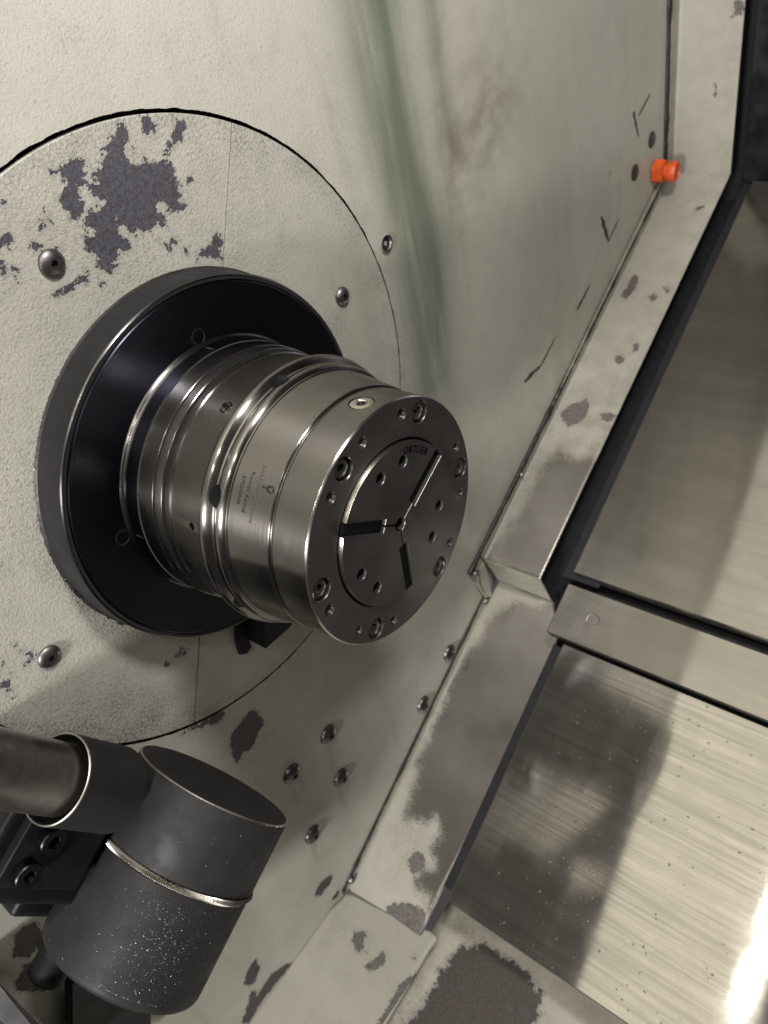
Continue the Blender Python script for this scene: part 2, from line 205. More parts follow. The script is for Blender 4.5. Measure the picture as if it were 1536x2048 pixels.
def paint(name, col=(.50, .475, .37), chipcol=(.075, .07, .085), peel=.35, peelscale=430, wearmetal=False, grime_dark=.5, rough=.42, ragged=1.):
    s = NT(name)
    big = s.noise(7, 3); mid = s.noise(45, 4); fine = s.noise(520, 2); sp = s.noise(230, 3, .6)
    c = s.mix(s.ramp(big, .35, .7), col, tuple(x*.90 for x in col))
    c = s.mix(s.ramp(mid, .45, .75, 0, .30), c, tuple(x*y for x, y in zip(col, (.72, .73, .70))))
    # green and brown coolant stains
    streak = s.noise(30, 4, .6, st=(1, .12, 1))
    sg = s.math('MULTIPLY', s.attr('stain_green'), s.ramp(streak, .25, .62, .45, 1))
    c = s.mix(s.math('MULTIPLY', sg, .90), c, (.115, .140, .100))
    sb = s.math('MULTIPLY', s.attr('stain_brown'), s.ramp(mid, .3, .65, .3, 1))
    c = s.mix(s.math('MULTIPLY', sb, .70), c, (.17, .14, .11))
    # speckled grime sitting in the texture of the paint
    g = s.math('MULTIPLY', s.attr('grime_dark'), s.ramp(fine, .32, .62, 1, .15))
    g = s.math('MULTIPLY', g, s.ramp(mid, .28, .6, .35, 1))
    c = s.mix(s.math('MULTIPLY', g, grime_dark), c, (.035, .036, .028))
    # dirt lying in the hollows of the wrinkled paint
    hol = s.math('MULTIPLY', s.ramp(s.noise(peelscale, 2, .55, .9), .50, .32), s.math('MULTIPLY', s.attr('peel'), s.ramp(s.noise(11, 4), .30, .70, .12, .55)))
    c = s.mix(s.math('MULTIPLY', hol, peel*1.4), c, (.10, .10, .075))
    # dried runs of coolant and splash dots
    run = s.ramp(s.noise(42, 4, .6, st=(1, .045, 1)), .50, .74)
    run = s.math('MULTIPLY', run, s.ramp(s.noise(5, 2), .40, .62))
    c = s.mix(s.math('MULTIPLY', run, .30), c, (.215, .215, .165))
    dots = s.ramp(s.noise(95, 1, .4), .70, .73)
    c = s.mix(s.math('MULTIPLY', s.math('MULTIPLY', dots, s.ramp(big, .45, .6)), .22), c, (.24, .225, .18))
    # pin-head specks
    c = s.mix(s.ramp(sp, .745, .765, 0, .8), c, (.05, .045, .04))
    # chipped paint
    edge = s.math('ADD', s.math('MULTIPLY', s.math('SUBTRACT', s.noise(150/ragged**.5, 5, .65), .5), .010*ragged), s.math('MULTIPLY', s.math('SUBTRACT', s.noise(420, 3, .6), .5), .008*ragged**.5))
    cv = s.math('ADD', s.attr('chip'), edge)
    chip = s.ramp(cv, -.0002-.0012*(ragged > 2), .00025*ragged+.003*(ragged > 2))
    # the lifted lip of paint round a chip: thickness shaded in with a dark ring outside and a pale primer-like line
    c = s.mix(s.math('MULTIPLY', s.ramp(cv, -.0030, -.0006), .28), c, (.16, .15, .13))
    c = s.mix(s.math('MULTIPLY', s.ramp(cv, -.0008, -.0003), .45), c, (.56, .55, .50))
    cc = s.mix(s.ramp(s.noise(300, 3), .35, .7), chipcol, tuple(x*.62 for x in chipcol))
    rust = s.math('MULTIPLY', s.ramp(s.noise(75, 5, .7), .54, .70), .55)
    cc = s.mix(rust, cc, (.085, .052, .034))
    cc = s.mix(s.ramp(s.noise(700, 2, .7), .66, .74, 0, .5), cc, (.22, .21, .20))
    c = s.mix(chip, c, cc)
    r = s.math('ADD', s.ramp(big, .3, .7, rough-.06, rough+.08), s.math('MULTIPLY', chip, .1))
    met = 0.
    if wearmetal:
        fea = s.math('ADD', s.math('MULTIPLY', s.math('SUBTRACT', s.noise(650, 4, .8), .5), .050), s.math('MULTIPLY', s.math('SUBTRACT', s.noise(55, 4, .6), .5), .022))
        wv = s.math('ADD', s.attr('wear'), fea)
        wm = s.ramp(wv, -.007, .008)
        mc = s.mix(s.ramp(s.noise(16, 4), .3, .7), (.21, .197, .174), (.285, .27, .24))
        c = s.mix(wm, c, mc)
        met = s.math('MULTIPLY', wm, .75)
        r = s.math('ADD', s.math('MULTIPLY', r, s.math('SUBTRACT', 1, wm)), s.math('MULTIPLY', wm, .27))
    wr = s.noise(peelscale, 2, .55, .9)
    nrm = s.bump(wr, s.math('MULTIPLY', s.attr('peel'), peel), .0009)
    nrm = s.bump(s.ramp(cv, -.0006, .0006), .8, -.0009, nrm)
    s.p(Base_Color=c, Roughness=r, Metallic=met, Normal=nrm)
    s.b.inputs['Specular IOR Level'].default_value = .45
    return s.m
def metal(name, col, rough, aniso=0, tangent=None, streak=None, vary=.25, bumpst=.0, met=1.0, dirt=0, rvar=.07, sc=.62):
    s = NT(name)
    f = s.noise(38, 4)
    c = s.mix(s.ramp(f, .3, .7), tuple(x*(1-vary*.5) for x in col), tuple(min(1, x*(1+vary*.5)) for x in col))
    r = s.ramp(f, .3, .7, rough*.82, rough*1.2)
    nrm = None
    if streak:
        st = s.noise(1, 5, .7, st=streak)
        c = s.mix(s.ramp(st, .35, .68), c, tuple(x*sc for x in col))
        r = s.math('ADD', r, s.ramp(st, .3, .7, -rvar*.6, rvar))
        if bumpst: nrm = s.bump(st, bumpst, .0004)
    if dirt:
        d = s.ramp(s.noise(90, 5, .65), .52, .72, 0, dirt)
        c = s.mix(d, c, (.05, .045, .035)); r = s.math('ADD', r, s.math('MULTIPLY', d, .3))
    s.p(Base_Color=c, Roughness=r, Metallic=met)
    if nrm is not None: s.l(nrm, s.b.inputs['Normal'])
    if aniso:
        s.b.inputs['Anisotropic'].default_value = aniso
        if tangent == 'radial':
            t = s.n('ShaderNodeTangent'); t.direction_type = 'RADIAL'; t.axis = 'Z'; s.l(t.outputs[0], s.b.inputs['Tangent'])
        elif tangent is not None:
            cx = s.n('ShaderNodeCombineXYZ')
            for i in range(3): cx.inputs[i].default_value = tangent[i]
            s.l(cx.outputs[0], s.b.inputs['Tangent'])
    return s.m
def plain(name, col, rough, met=0., spec=.5, noise=0, bumps=0, bscale=500):
    s = NT(name)
    c = col
    if noise:
        c = s.mix(s.ramp(s.noise(60, 5, .65), .3, .72), tuple(x*(1-noise) for x in col), tuple(x*(1+noise) for x in col))
    r = s.ramp(s.noise(90, 4), .3, .7, rough*.85, min(1, rough*1.15))
    s.p(Base_Color=c, Roughness=r, Metallic=met)
    s.b.inputs['Specular IOR Level'].default_value = spec
    if bumps: s.l(s.bump(s.noise(bscale, 3), bumps, .0005), s.b.inputs['Normal'])
    return s.m
def turned(name, col, rough, aniso=.55, rings=1500, vary=.2):
    """lathe-turned steel: fine rings round the spindle, a little uneven in gloss"""
    s = NT(name)
    sep = s.n('ShaderNodeSeparateXYZ'); s.l(s.co, sep.inputs[0])
    cz = s.n('ShaderNodeCombineXYZ'); s.l(s.math('MULTIPLY', sep.outputs[2], 1), cz.inputs[2])
    rad = s.math('SQRT', s.math('ADD', s.math('MULTIPLY', sep.outputs[0], sep.outputs[0]), s.math('MULTIPLY', sep.outputs[1], sep.outputs[1])))
    s.l(rad, cz.inputs[0])
    st = s.noise(rings, 3, .7, vec=cz.outputs[0])
    f = s.noise(30, 4); f2 = s.noise(260, 4, .7, st=(1, 1, 5))
    c = s.mix(s.ramp(f, .3, .7), col, tuple(x*(1-vary) for x in col))
    c = s.mix(s.ramp(st, .3, .7, 0, .35), c, tuple(x*.6 for x in col))
    c = s.mix(s.ramp(f2, .55, .75, 0, .25), c, tuple(x*.55 for x in col))
    r = s.math('ADD', s.ramp(f, .3, .7, rough*.85, rough*1.15), s.ramp(st, .3, .7, -.04, .05))
    t = s.n('ShaderNodeTangent'); t.direction_type = 'RADIAL'; t.axis = 'Z'
    s.p(Base_Color=c, Roughness=r, Metallic=1.0)
    s.b.inputs['Anisotropic'].default_value = aniso; s.b.inputs['Anisotropic Rotation'].default_value = .25; s.l(t.outputs[0], s.b.inputs['Tangent'])
    s.l(s.bump(st, .12, .00006), s.b.inputs['Normal'])
    return s.m

PAINT = paint('wall_paint', col=(.474, .463, .400), peelscale=560, peel=.32, chipcol=(.075, .062, .064))
PAINT_DISC = paint('disc_paint', col=(.474, .464, .402), chipcol=(.088, .085, .10), peel=.60, peelscale=500, grime_dark=.75, ragged=1.35)
PAINT_GUARD = paint('guard_paint', col=(.355, .345, .29), peel=.15, wearmetal=True, grime_dark=.55, chipcol=(.12, .11, .096))
PAINT_CHUTE = paint('chute_paint', col=(.44, .42, .35), peel=.2, chipcol=(.062, .053, .046), ragged=3.)
PAINT_FLAT = plain('painted_edge', (.33, .325, .26), .45, noise=.12)
STEEL = turned('turned_steel', (.255, .244, .226), .22, aniso=.84)
STEEL_POL = turned('polished_steel', (.55, .52, .47), .16, aniso=.4)
STEEL_EDGE = turned('steel_edge', (.62, .59, .52), .26, aniso=.8)
FACE = turned('blackened_face', (.25, .24, .232), .40, aniso=0, rings=2200)
COLLET = turned('collet_steel', (.235, .225, .218), .40, aniso=0, rings=2600)
COLLET_LIT = turned('collet_lit_side', (.62, .58, .50), .24)  # lighter copy of the collet steel, light on the side wall coloured in
BLACKOX = turned('black_oxide', (.078, .081, .102), .29, aniso=.7)
BLACKOX_SIDE = plain('black_oxide_rim', (.016, .016, .018), .55, met=.1, spec=.3, noise=.15)
SCREW = metal('screw_steel', (.22, .208, .20), .46, vary=.3)
SCREW_DK = metal('dark_screw_steel', (.17, .165, .16), .40, vary=.3)
THREADM = metal('thread_steel', (.20, .19, .175), .28, vary=.2)
BOSSM = turned('boss_edge_steel', (.17, .165, .16), .25, aniso=.7)
BRIGHT = metal('bright_steel', (.66, .62, .55), .2)
SOCKET = plain('socket_dark', (.012, .012, .013), .35)
RUBBER = plain('black_rubber', (.006, .006, .0065), .6, spec=.15, noise=.2)
POWDER = plain('black_powder_coat', (.0175, .0172, .0175), .58, spec=.22, noise=.12, bumps=.15, bscale=900)
BRACKETM = plain('black_bracket_paint', (.010, .010, .0115), .45, spec=.25, noise=.1)
TUBE = metal('dull_tube_steel', (.42, .40, .385), .36, aniso=.4, tangent='radial', vary=.35, dirt=.35)
SPRING = metal('spring_steel', (.42, .40, .37), .27)
WORN_EDGE = metal('worn_edge_steel', (.46, .44, .40), .42, dirt=.7)
DARKGAP = plain('dark_gap', (.008, .008, .009), .7)
BEDM = plain('gap_shade_black', (.010, .010, .012), .55, spec=.3, noise=.2)  # black colour stands in for the shade in the gaps under the covers
SEAL = plain('old_sealant', (.012, .011, .008), .5, noise=.4, bumps=.5, bscale=300)
ORANGE = plain('orange_plastic', (.62, .085, .014), .42, noise=.18)
PLUGM = plain('green_black_rubber', (.030, .036, .030), .45)
TEXTBLACK = plain('engraved_black', (.004, .004, .004), .9, spec=0.)
INK = plain('etched_mark', (.016, .015, .014), .6, spec=.1)
LIGHTINK = plain('faint_etched_mark', (.045, .042, .04), .5, spec=.2)
CHIPM = metal('swarf', (.40, .39, .37), .45)
def water():
    s = NT('water_drop'); s.p(Base_Color=(1, 1, 1), Roughness=.03, IOR=1.33); s.b.inputs['Transmission Weight'].default_value = 1
    return s.m
WATER = water()
def cover_mat(name, col, rough, fine, sc, met):
    tg = M0.to_3x3() @ E3
    return metal(name, col, rough, aniso=.86, tangent=(tg.x, tg.y, tg.z), streak=fine, vary=.15, bumpst=.04, rvar=.02, sc=sc, met=met)
# streaks run along the spindle axis (w), so the noise is stretched there
COVER = cover_mat('brushed_cover', (.27, .256, .225), .088, (260, 260, 5), .70, .84)
COVER_UP = cover_mat('upper_cover_steel', (.215, .203, .180), .10, (40, 40, 2), .85, .9)

DARKCOVER = metal('dark_cover_steel', (.055, .055, .065), .3, vary=.3)
# ------------------------------------------------------------------ shared screw meshes (local +z points out of the surface)
def hexring(r, z, seg): # hexagon with apothem r sampled at seg angles
    out = []
    for k in range(seg):
        a = 2*PI*k/seg; b = (a+PI/6) % (PI/3)-PI/6
        R_ = r/math.cos(b); out.append((R_*math.cos(a), R_*math.sin(a), z))
    return out
def screw_mesh(name, prof, hexr, depth, mat, seg=36):
    """lathe profile from outside in, then a hexagon socket with a dark floor"""
    g = G(); rs = [g.ring([(r*math.cos(2*PI*k/seg), r*math.sin(2*PI*k/seg), z) for k in range(seg)]) for r, z in prof]
    for a, b in zip(rs, rs[1:]): g.bridge(a, b)
    zt = prof[-1][1]
    h0 = g.ring(hexring(hexr, zt-.0001, seg)); g.bridge(rs[-1], h0)
    h1 = g.ring(hexring(hexr*.93, zt-depth, seg)); g.bridge(h0, h1); g.fan(h1, (0, 0, zt-depth*1.25))
    me = make(g.v, g.f, [mat, SOCKET], 32, name)
    for p_ in me.polygons:
        c_ = p_.center
        if math.hypot(c_.x, c_.y) < hexr*1.04 and c_.z < zt-.0002: p_.material_index = 1
    return me
def dome_prof(r, h, top):
    pr = [(r, -.001), (r, .0004)]
    for k in range(1, 8):
        a = k/7*math.acos(top/r)
        pr.append((r*math.cos(a), .0004+h*math.sin(a)/math.sin(math.acos(top/r))))
    return pr
DOME_BIG = screw_mesh('dome_screw', dome_prof(.0079, .0036, .0026), .0019, .0025, SCREW)
DOME_MID = screw_mesh('dome_screw', dome_prof(.0074, .0042, .0026), .0019, .0025, SCREW)
DOME_RUST = screw_mesh('dome_screw', dome_prof(.0104, .0060, .0032), .0024, .0025, SCREW_DK)
CSK = screw_mesh('countersunk_screw', [(.0068, .0010), (.0058, .0006), (.0052, -.0008), (.0036, -.0008)], .0021, .003, SCREW_DK)
CAPS = screw_mesh('cap_screw', [(.0056, -.007), (.0056, -.0006), (.0051, -.0001), (.0040, 0), (.0037, -.0003)], .0025, .0034, SCREW_DK)
FLS = screw_mesh('set_screw', [(.0049, .0001), (.0044, .0001), (.0042, -.0010), (.0025, -.0010)], .0017, .002, BLACKOX_SIDE)
def screw(parent, me, u, v, w=0., z=(0, 0, 1), spin=None, name='screw'):
    m = frame((u, v, w), z) @ Matrix.Rotation(rng.uniform(0, PI/3) if spin is None else spin, 4, 'Z')
    return obj(name, me, parent, m)

# ------------------------------------------------------------------ headstock wall
def wall_mesh():
    seg = 900
    rad = list(np.arange(.2193, .72, .0034))
    while rad[-1] < 1.25: rad.append(rad[-1]*1.012)
    rad = np.array(rad); th = np.linspace(0, 2*PI, seg, endpoint=False)
    cx = np.clip((.24-rad)/.02, 0, 1)       # the hole sits a shade up and to the left of the plates
    u = rad[:, None]*np.cos(th)-.0008*cx[:, None]; v = rad[:, None]*np.sin(th)+.0008*cx[:, None]
    rag = np.zeros_like(u); rs = np.random.RandomState(3)
    ragn = np.convolve(rs.randn(seg+8), np.ones(5)/5, 'same')[4:4+seg]*.00045
    u[0] += ragn*np.cos(th); v[0] += ragn*np.sin(th)
    P = np.c_[u.ravel(), v.ravel()]; nr = len(rad)
    i = np.arange(nr-1)[:, None]*seg; k = np.arange(seg)[None]; k1 = (k+1) % seg
    F = np.stack([i+k, i+k1, i+seg+k1, i+seg+k], -1).reshape(-1, 4)
    e = P@np.array(E2); n = P@np.array(N2)
    keep = ((n > -.50) & (P[:, 0] < .86) & (P[:, 1] > -.60) & (P[:, 1] < .98) & (P[:, 0] > -.326))
    F = F[keep[F].all(1)]
    used = np.unique(F); ren = np.full(len(P), -1); ren[used] = np.arange(len(used)); P = P[used]; F = ren[F]
    nv = len(P)
    # the inner lip turns back into the gap
    lip = [j for j in range(nv) if abs(math.hypot(P[j, 0]-0, P[j, 1])-.2212) < .0035 and used[j] < seg]
    V = np.c_[P, np.zeros(nv)]
    me = bpy.data.meshes.new('wall'); me.from_pydata(V.tolist(), [], F.tolist()); me.materials.append(PAINT)
    me.update()
    attr(me, 'chip', sdist(P, WALL_CHIPS)-.0005)
    r = np.hypot(*P.T)
    g = gauss(ldist(P, STAIN_G[0])*1., .035)*np.interp(P[:, 1], [-.12, 0, .3], [.55, .9, 1]) + .55*gauss(ldist(P, STAIN_G[1]), .013)
    g *= 1.2
    g += .30*gauss(ldist(P, [(.30, .02), (.27, -.10), (.24, -.28)]), .06)+.25*gauss(ldist(P, [(.50, .05), (.47, -.15)]), .08)
    attr(me, 'stain_green', np.clip(g, 0, 1))
    b = .75*gauss(ldist(P, STAIN_B), .045)+.35*gauss(ldist(P, [(.335, .17), (.33, .02)]), .016)
    for (x, y) in ((-.0094, -.3436), (-.0621, -.3386), (-.0168, -.4145), (-.0739, -.4403)):      # drips under the bolts
        b += .55*gauss(ldist(P, [(x-.004, y-.012), (x-.010, y-.045)]), .004)+.4*gauss(ldist(P, [(x+.006, y-.01), (x+.002, y-.04)]), .003)
    attr(me, 'stain_brown', np.clip(b, 0, 1))
    gr = .55*gauss(r-.222, .010)*(P[:, 1] < .1)+.55*gauss(ldist(P, [(-.06, -.26), (-.13, -.245), (.02, -.25)]), .03)
    gr += .45*gauss(n[used]+.425, .018)+.30*gauss(ldist(P, [(.03, -.33), (.12, -.40)]), .06)
    attr(me, 'grime_dark', np.clip(gr, 0, .85))
    attr(me, 'peel', np.interp(r, [.25, .5], [1, .5]))
    return me
wall = obj('wall', wall_mesh()); tag(wall, kind='structure')
gw = G(); gw.lathe([(.2205, -.0001), (.2205, -.012), (.130, -.012)], 160)
obj('hole_edge', make(gw.v, gw.f, DARKGAP, 40), wall)
screw(wall, CSK, .2272, .0548, .0014)
for (x, y), me in zip(((-.0094, -.3436), (-.0621, -.3386), (-.0168, -.4145), (-.0739, -.4403), (.1822, -.4324), (.1197, -.4582)), [DOME_RUST]*6):
    screw(wall, me, x, y)
sc_rng = np.random.RandomState(5)
for pts, wd in SCRATCH:
    p = [Vector((*q, .0)) for q in pts]; L = []; Rr = []; N = 7
    path = []
    for a, b in zip(p, p[1:]): path += [a.lerp(b, k/N) for k in range(N)]
    path.append(p[-1])
    for k, q in enumerate(path):
        d = (path[min(k+1, len(path)-1)]-path[max(k-1, 0)]).normalized(); s_ = Vector((-d.y, d.x, 0))
        h = wd*.85*(.45+.55*math.sin(PI*(k+.6)/(len(path)+.2)))*(1+.3*sc_rng.randn())
        L.append(q+s_*h); Rr.append(q-s_*h)
    g = G(); a = g.ring([(*x.xy, .0003) for x in L]+[(*x.xy, .0003) for x in reversed(Rr)]); g.f.append(tuple(a))
    obj('scratch', make(g.v, g.f, plain('scratch_dark', (.035, .034, .026), .5), 0), wall)

# half-disc cover plates round the spindle, split along one diameter
SEAM = math.radians(59.1)
def plate_mesh(a0, a1, rout=.2172):
    gap = .0006; na = 420; rad = np.arange(.100, rout-.0009, .0019); rad = np.r_[rad, rout-.0006, rout, rout]
    z = np.zeros(len(rad)); z[-2] = -.0004; z[-1] = -.006
    th = np.linspace(a0, a1, na)
    R_, T_ = np.meshgrid(rad, th, indexing='ij'); Z = np.repeat(z[:, None], na, 1)
    x = R_*np.cos(T_); y = R_*np.sin(T_)
    mid = (a0+a1)/2; x = x+gap*math.cos(mid); y = y+gap*math.sin(mid)      # slide the halves apart
    V = np.c_[x.ravel(), y.ravel(), Z.ravel()]; nr = len(rad)
    i = np.arange(nr-1)[:, None]*na; k = np.arange(na-1)[None]
    F = np.stack([i+k, i+k+1, i+na+k+1, i+na+k], -1).reshape(-1, 4).tolist()
    # the two straight edges go down into the seam
    n0 = len(V); ext = []
    for col in (0, na-1):
        ids = [r_*na+col for r_ in range(nr-1)]; low = []
        for q in ids: low.append(n0+len(ext)); ext.append((V[q][0], V[q][1], -.006))
        for q in range(len(ids)-1): F.append((ids[q], ids[q+1], low[q+1], low[q]))
    V = np.r_[V, np.array(ext)]
    me = bpy.data.meshes.new('half_disc'); me.from_pydata(V.tolist(), [], F); me.materials.append(PAINT_DISC)
    bm = bmesh.new(); bm.from_mesh(me); bmesh.ops.recalc_face_normals(bm, faces=bm.faces); bm.to_mesh(me); bm.free()
    me.polygons.foreach_set('use_smooth', [True]*len(me.polygons)); me.set_sharp_from_angle(angle=math.radians(30))
    P = coords(me)[:, :2]; r = np.hypot(*P.T); t = np.degrees(np.arctan2(P[:, 1], P[:, 0]))
    attr(me, 'chip', sdist(P, DISC_CHIPS)-.0003)
    attr(me, 'stain_green', np.clip(.30*gauss(ldist(P, [(.19, .05), (.17, -.05), (.15, -.12)]), .04), 0, 1))
    attr(me, 'stain_brown', np.clip(.35*gauss(ldist(P, [(-.13, -.19), (-.10, -.185)]), .02), 0, 1))
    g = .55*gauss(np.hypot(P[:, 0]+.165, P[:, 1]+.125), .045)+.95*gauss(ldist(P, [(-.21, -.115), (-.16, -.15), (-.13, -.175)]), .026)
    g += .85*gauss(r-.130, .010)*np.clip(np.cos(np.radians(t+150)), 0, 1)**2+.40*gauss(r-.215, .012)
    g += .30*gauss(ldist(P, [(.115, .185), (.080, .125)]), .022)*(P@np.array([math.sin(SEAM), -math.cos(SEAM)]) > 0)+.12
    g += .45*gauss(np.hypot(P[:, 0]-.155, P[:, 1]-.028), .012)  # darker spot just below the dome screw
    attr(me, 'grime_dark', np.clip(g, 0, 1)); attr(me, 'peel', np.interp(t, [-180, -60, 20, 60, 180], [1, .45, .55, 1, 1]))
    return me
pl_l = empty('half_disc_plate', (-.15, .09, 0), 'painted left half-disc plate with a large patch of peeled paint behind the black flange', 'cover plate', 'half-disc plates round the spindle')
obj('plate', plate_mesh(SEAM, SEAM+PI), pl_l)
screw(pl_l, DOME_BIG, -.0406, .1648); screw(pl_l, DOME_BIG, -.1646, -.0401)
pl_r = empty('half_disc_plate', (.15, -.09, 0), 'painted right half-disc plate with clean green-grey paint and one dome screw', 'cover plate', 'half-disc plates round the spindle')
obj('plate', plate_mesh(SEAM-PI, SEAM), pl_r)
screw(pl_r, DOME_MID, .1643, .0401)

# ------------------------------------------------------------------ black spindle flange
fl = empty('spindle_flange', (0, 0, 0), 'large black round flange on the wall behind the steel chuck', 'flange')
g = G().lathe([(.1291, -.008), (.1289, .001), (.1278, .0222), (.1274, .0236)], 220)
obj('rim', make(g.v, g.f, BLACKOX_SIDE, 50), fl)
g = G().lathe([(.1274, .0236), (.1271, .0243), (.1264, .0249), (.1260, .0250)], 220); obj('rim_edge', make(g.v, g.f, BOSSM, 60), fl)
g = G().lathe([(.1260, .0250), (.1244, .0250), (.1240, .0246), (.1238, .0238)], 220); obj('rim_land', make(g.v, g.f, BLACKOX_SIDE, 40), fl)
g = G().lathe([(.1237, .0236), (.1232, .0249), (.1226, .0253), (.0900, .0253)], 220)
obj('face', make(g.v, g.f, BLACKOX, 15), fl)
g = G().lathe([(.0905, .0250), (.0902, .0262), (.0893, .0268), (.0886, .0276), (.0882, .0290)], 220)
obj('boss_edge', make(g.v, g.f, BOSSM, 50), fl)
g = G().lathe([(.0882, .0290), (.0876, .0392)], 220)
obj('boss', make(g.v, g.f, BLACKOX, 50), fl)
for a in (82.4, 172.3, 262.4, 352.4):
    ca, sa = math.cos(math.radians(a)), math.sin(math.radians(a))
    screw(fl, FLS, .0943*ca, .0943*sa, .0256)
    g = G().lathe([(.0054, .0000), (.0052, .0001), (.0050, -.0003)], 32)
    obj('screw_seat', make(g.v, g.f, BLACKOX_SIDE, 40), fl, frame((.0943*ca, .0943*sa, .0254), (0, 0, 1)))
    g = G().box((-.0004, -.0035, -.0002), (.0004, .0035, .0002))
    obj('index_mark', make(g.v, g.f, SCREW, 0), fl, frame((.0881*ca, .0881*sa, .0345), (ca, sa, 0), (-sa, ca, 0)))

# ------------------------------------------------------------------ collet chuck
ch = empty('collet_chuck', (0, 0, .04), 'shiny turned steel collet chuck with a dark three-segment face', 'chuck')
L = .16874
SEG = 256
def cut(me, cutters):
    """boolean difference of a mesh with cutter meshes given as (mesh, matrix)"""
    o = bpy.data.objects.new('work', me); COL.objects.link(o); cs = []
    for cm, mx in cutters:
        c = bpy.data.objects.new('work_cutter', cm); COL.objects.link(c); c.matrix_world = mx; cs.append(c)
        md = o.modifiers.new('b', 'BOOLEAN'); md.operation = 'DIFFERENCE'; md.solver = 'EXACT'; md.object = c
    dg = bpy.context.evaluated_depsgraph_get(); dg.update()
    res = bpy.data.meshes.new_from_object(o.evaluated_get(dg))
    for c in cs: bpy.data.objects.remove(c)
    bpy.data.objects.remove(o)
    res.polygons.foreach_set('use_smooth', [True]*len(res.polygons)); res.set_sharp_from_angle(angle=math.radians(30))
    return res
def cyl_cutter(r, ry, depth, mat, seg=32):
    g = G(); a = g.ring([(r*math.cos(2*PI*k/seg), ry*math.sin(2*PI*k/seg), -depth) for k in range(seg)])
    b = g.ring([(r*math.cos(2*PI*k/seg), ry*math.sin(2*PI*k/seg), .02) for k in range(seg)])
    g.bridge(a, b); g.f += [tuple(reversed(a)), tuple(b)]
    return make(g.v, g.f, mat, 0)
def radial(theta, w, r):
    t = math.radians(theta); d = Vector((math.cos(t), math.sin(t), 0)); return frame(d*r+W3*w, d, W3)
# rear body with two grooves, solid of revolution closed on the axis side
rear = [(.070, .0393), (.0862, .0393), (.0872, .0402), (.0870, .0412), (.0866, .0527), (.0862, .0531), (.0846, .0533), (.0846, .0541), (.0856, .0543), (.0860, .0547),
        (.0856, .0598), (.0852, .0602), (.0832, .0604), (.0832, .0613), (.0842, .0615), (.0844, .0620), (.0842, .0660), (.0834, .0667), (.0833, .0930), (.0836, .0945)]
for k in range(9):                                       # the bead
    a = PI*(.06+.80*k/8); rear.append((.0836+.0040*math.sin(a), .0985-.0042*math.cos(a)))
rear += [(.0836, .1035), (.0832, .1046), (.0822, .1049), (.070, .1049)]
g = G().lathe(rear, SEG, closed=True)
me = make(g.v, g.f, [STEEL, DARKGAP], 25)
hole = cyl_cutter(.0042, .0042, .007, SCREW_DK); hole_s = cyl_cutter(.0024, .0024, .006, SCREW)
lens = cyl_cutter(.0036, .0070, .006, DARKGAP)
rear_me = cut(me, [(hole, radial(107.6, .0846, .083)), (hole_s, radial(157.8, .0854, .083)), (hole, radial(207.6, .0846, .083)),
                   (lens, radial(88.5, .1054, .083)), (lens, radial(141.6, .1054, .083)), (lens, radial(194.7, .1054, .083))])
for p_ in rear_me.polygons:
    c_ = p_.center; r_ = math.hypot(c_.x, c_.y)
    if (.0530 < c_.z < .0544 and r_ < .0860) or (.0601 < c_.z < .0616 and r_ < .0846): p_.material_index = 1
obj('rear_body', rear_me, ch)
obj('set_screw', screw_mesh('set_screw', [(.0038, 0), (.0025, 0)], .0019, .0025, SCREW_DK, 24), ch, radial(107.6, .0846, .0792))
front = [(.070, .1051), (.0822, .1051), (.0832, .1054), (.0838, .1062), (.0841, .1078), (.0839, .1094), (.0832, .1108), (.0822, .1117), (.0814, .1121), (.0812, .1128), (.0806, .1131), (.0805, .1140),
         (.0770, .1412), (.0766, .1417), (.0757, .1419), (.0756, .1429), (.070, .1430)]
g = G().lathe(front, SEG, closed=True)
me = make(g.v, g.f, [STEEL, DARKGAP], 25)
obj('front_body', cut(me, [(lens, radial(88.5, .1054, .083)), (lens, radial(141.6, .1054, .083)), (lens, radial(194.7, .1054, .083))]), ch)
# front ring with a countersunk screw
RO = .0757
fr = [(.066, .1431), (.0752, .1431), (RO, .1436), (RO, .1677), (.0748, L-.0001), (.066, L-.0040)]
g = G().lathe(fr, SEG, closed=True)
seat = cyl_cutter(.0074, .0074, .0020, DARKGAP, 40)
obj('front_ring', cut(make(g.v, g.f, [STEEL, DARKGAP], 25), [(seat, radial(81.2, .1545, RO))]), ch)
RSCREW = screw_mesh('ring_screw', [(.0067, -.002), (.0067, -.0002), (.0062, 0), (.0036, 0), (.0032, -.0004)], .0026, .0030, BRIGHT, 36)
obj('ring_screw', RSCREW, ch, radial(81.2, .1545, RO-.0002))
g = G().lathe([(.0757, .1677), (.07535, .1683), (.0748, L)], SEG)
obj('edge_chamfer', make(g.v, g.f, STEEL_EDGE, 60), ch, Matrix.Translation((0, 0, .00002)))
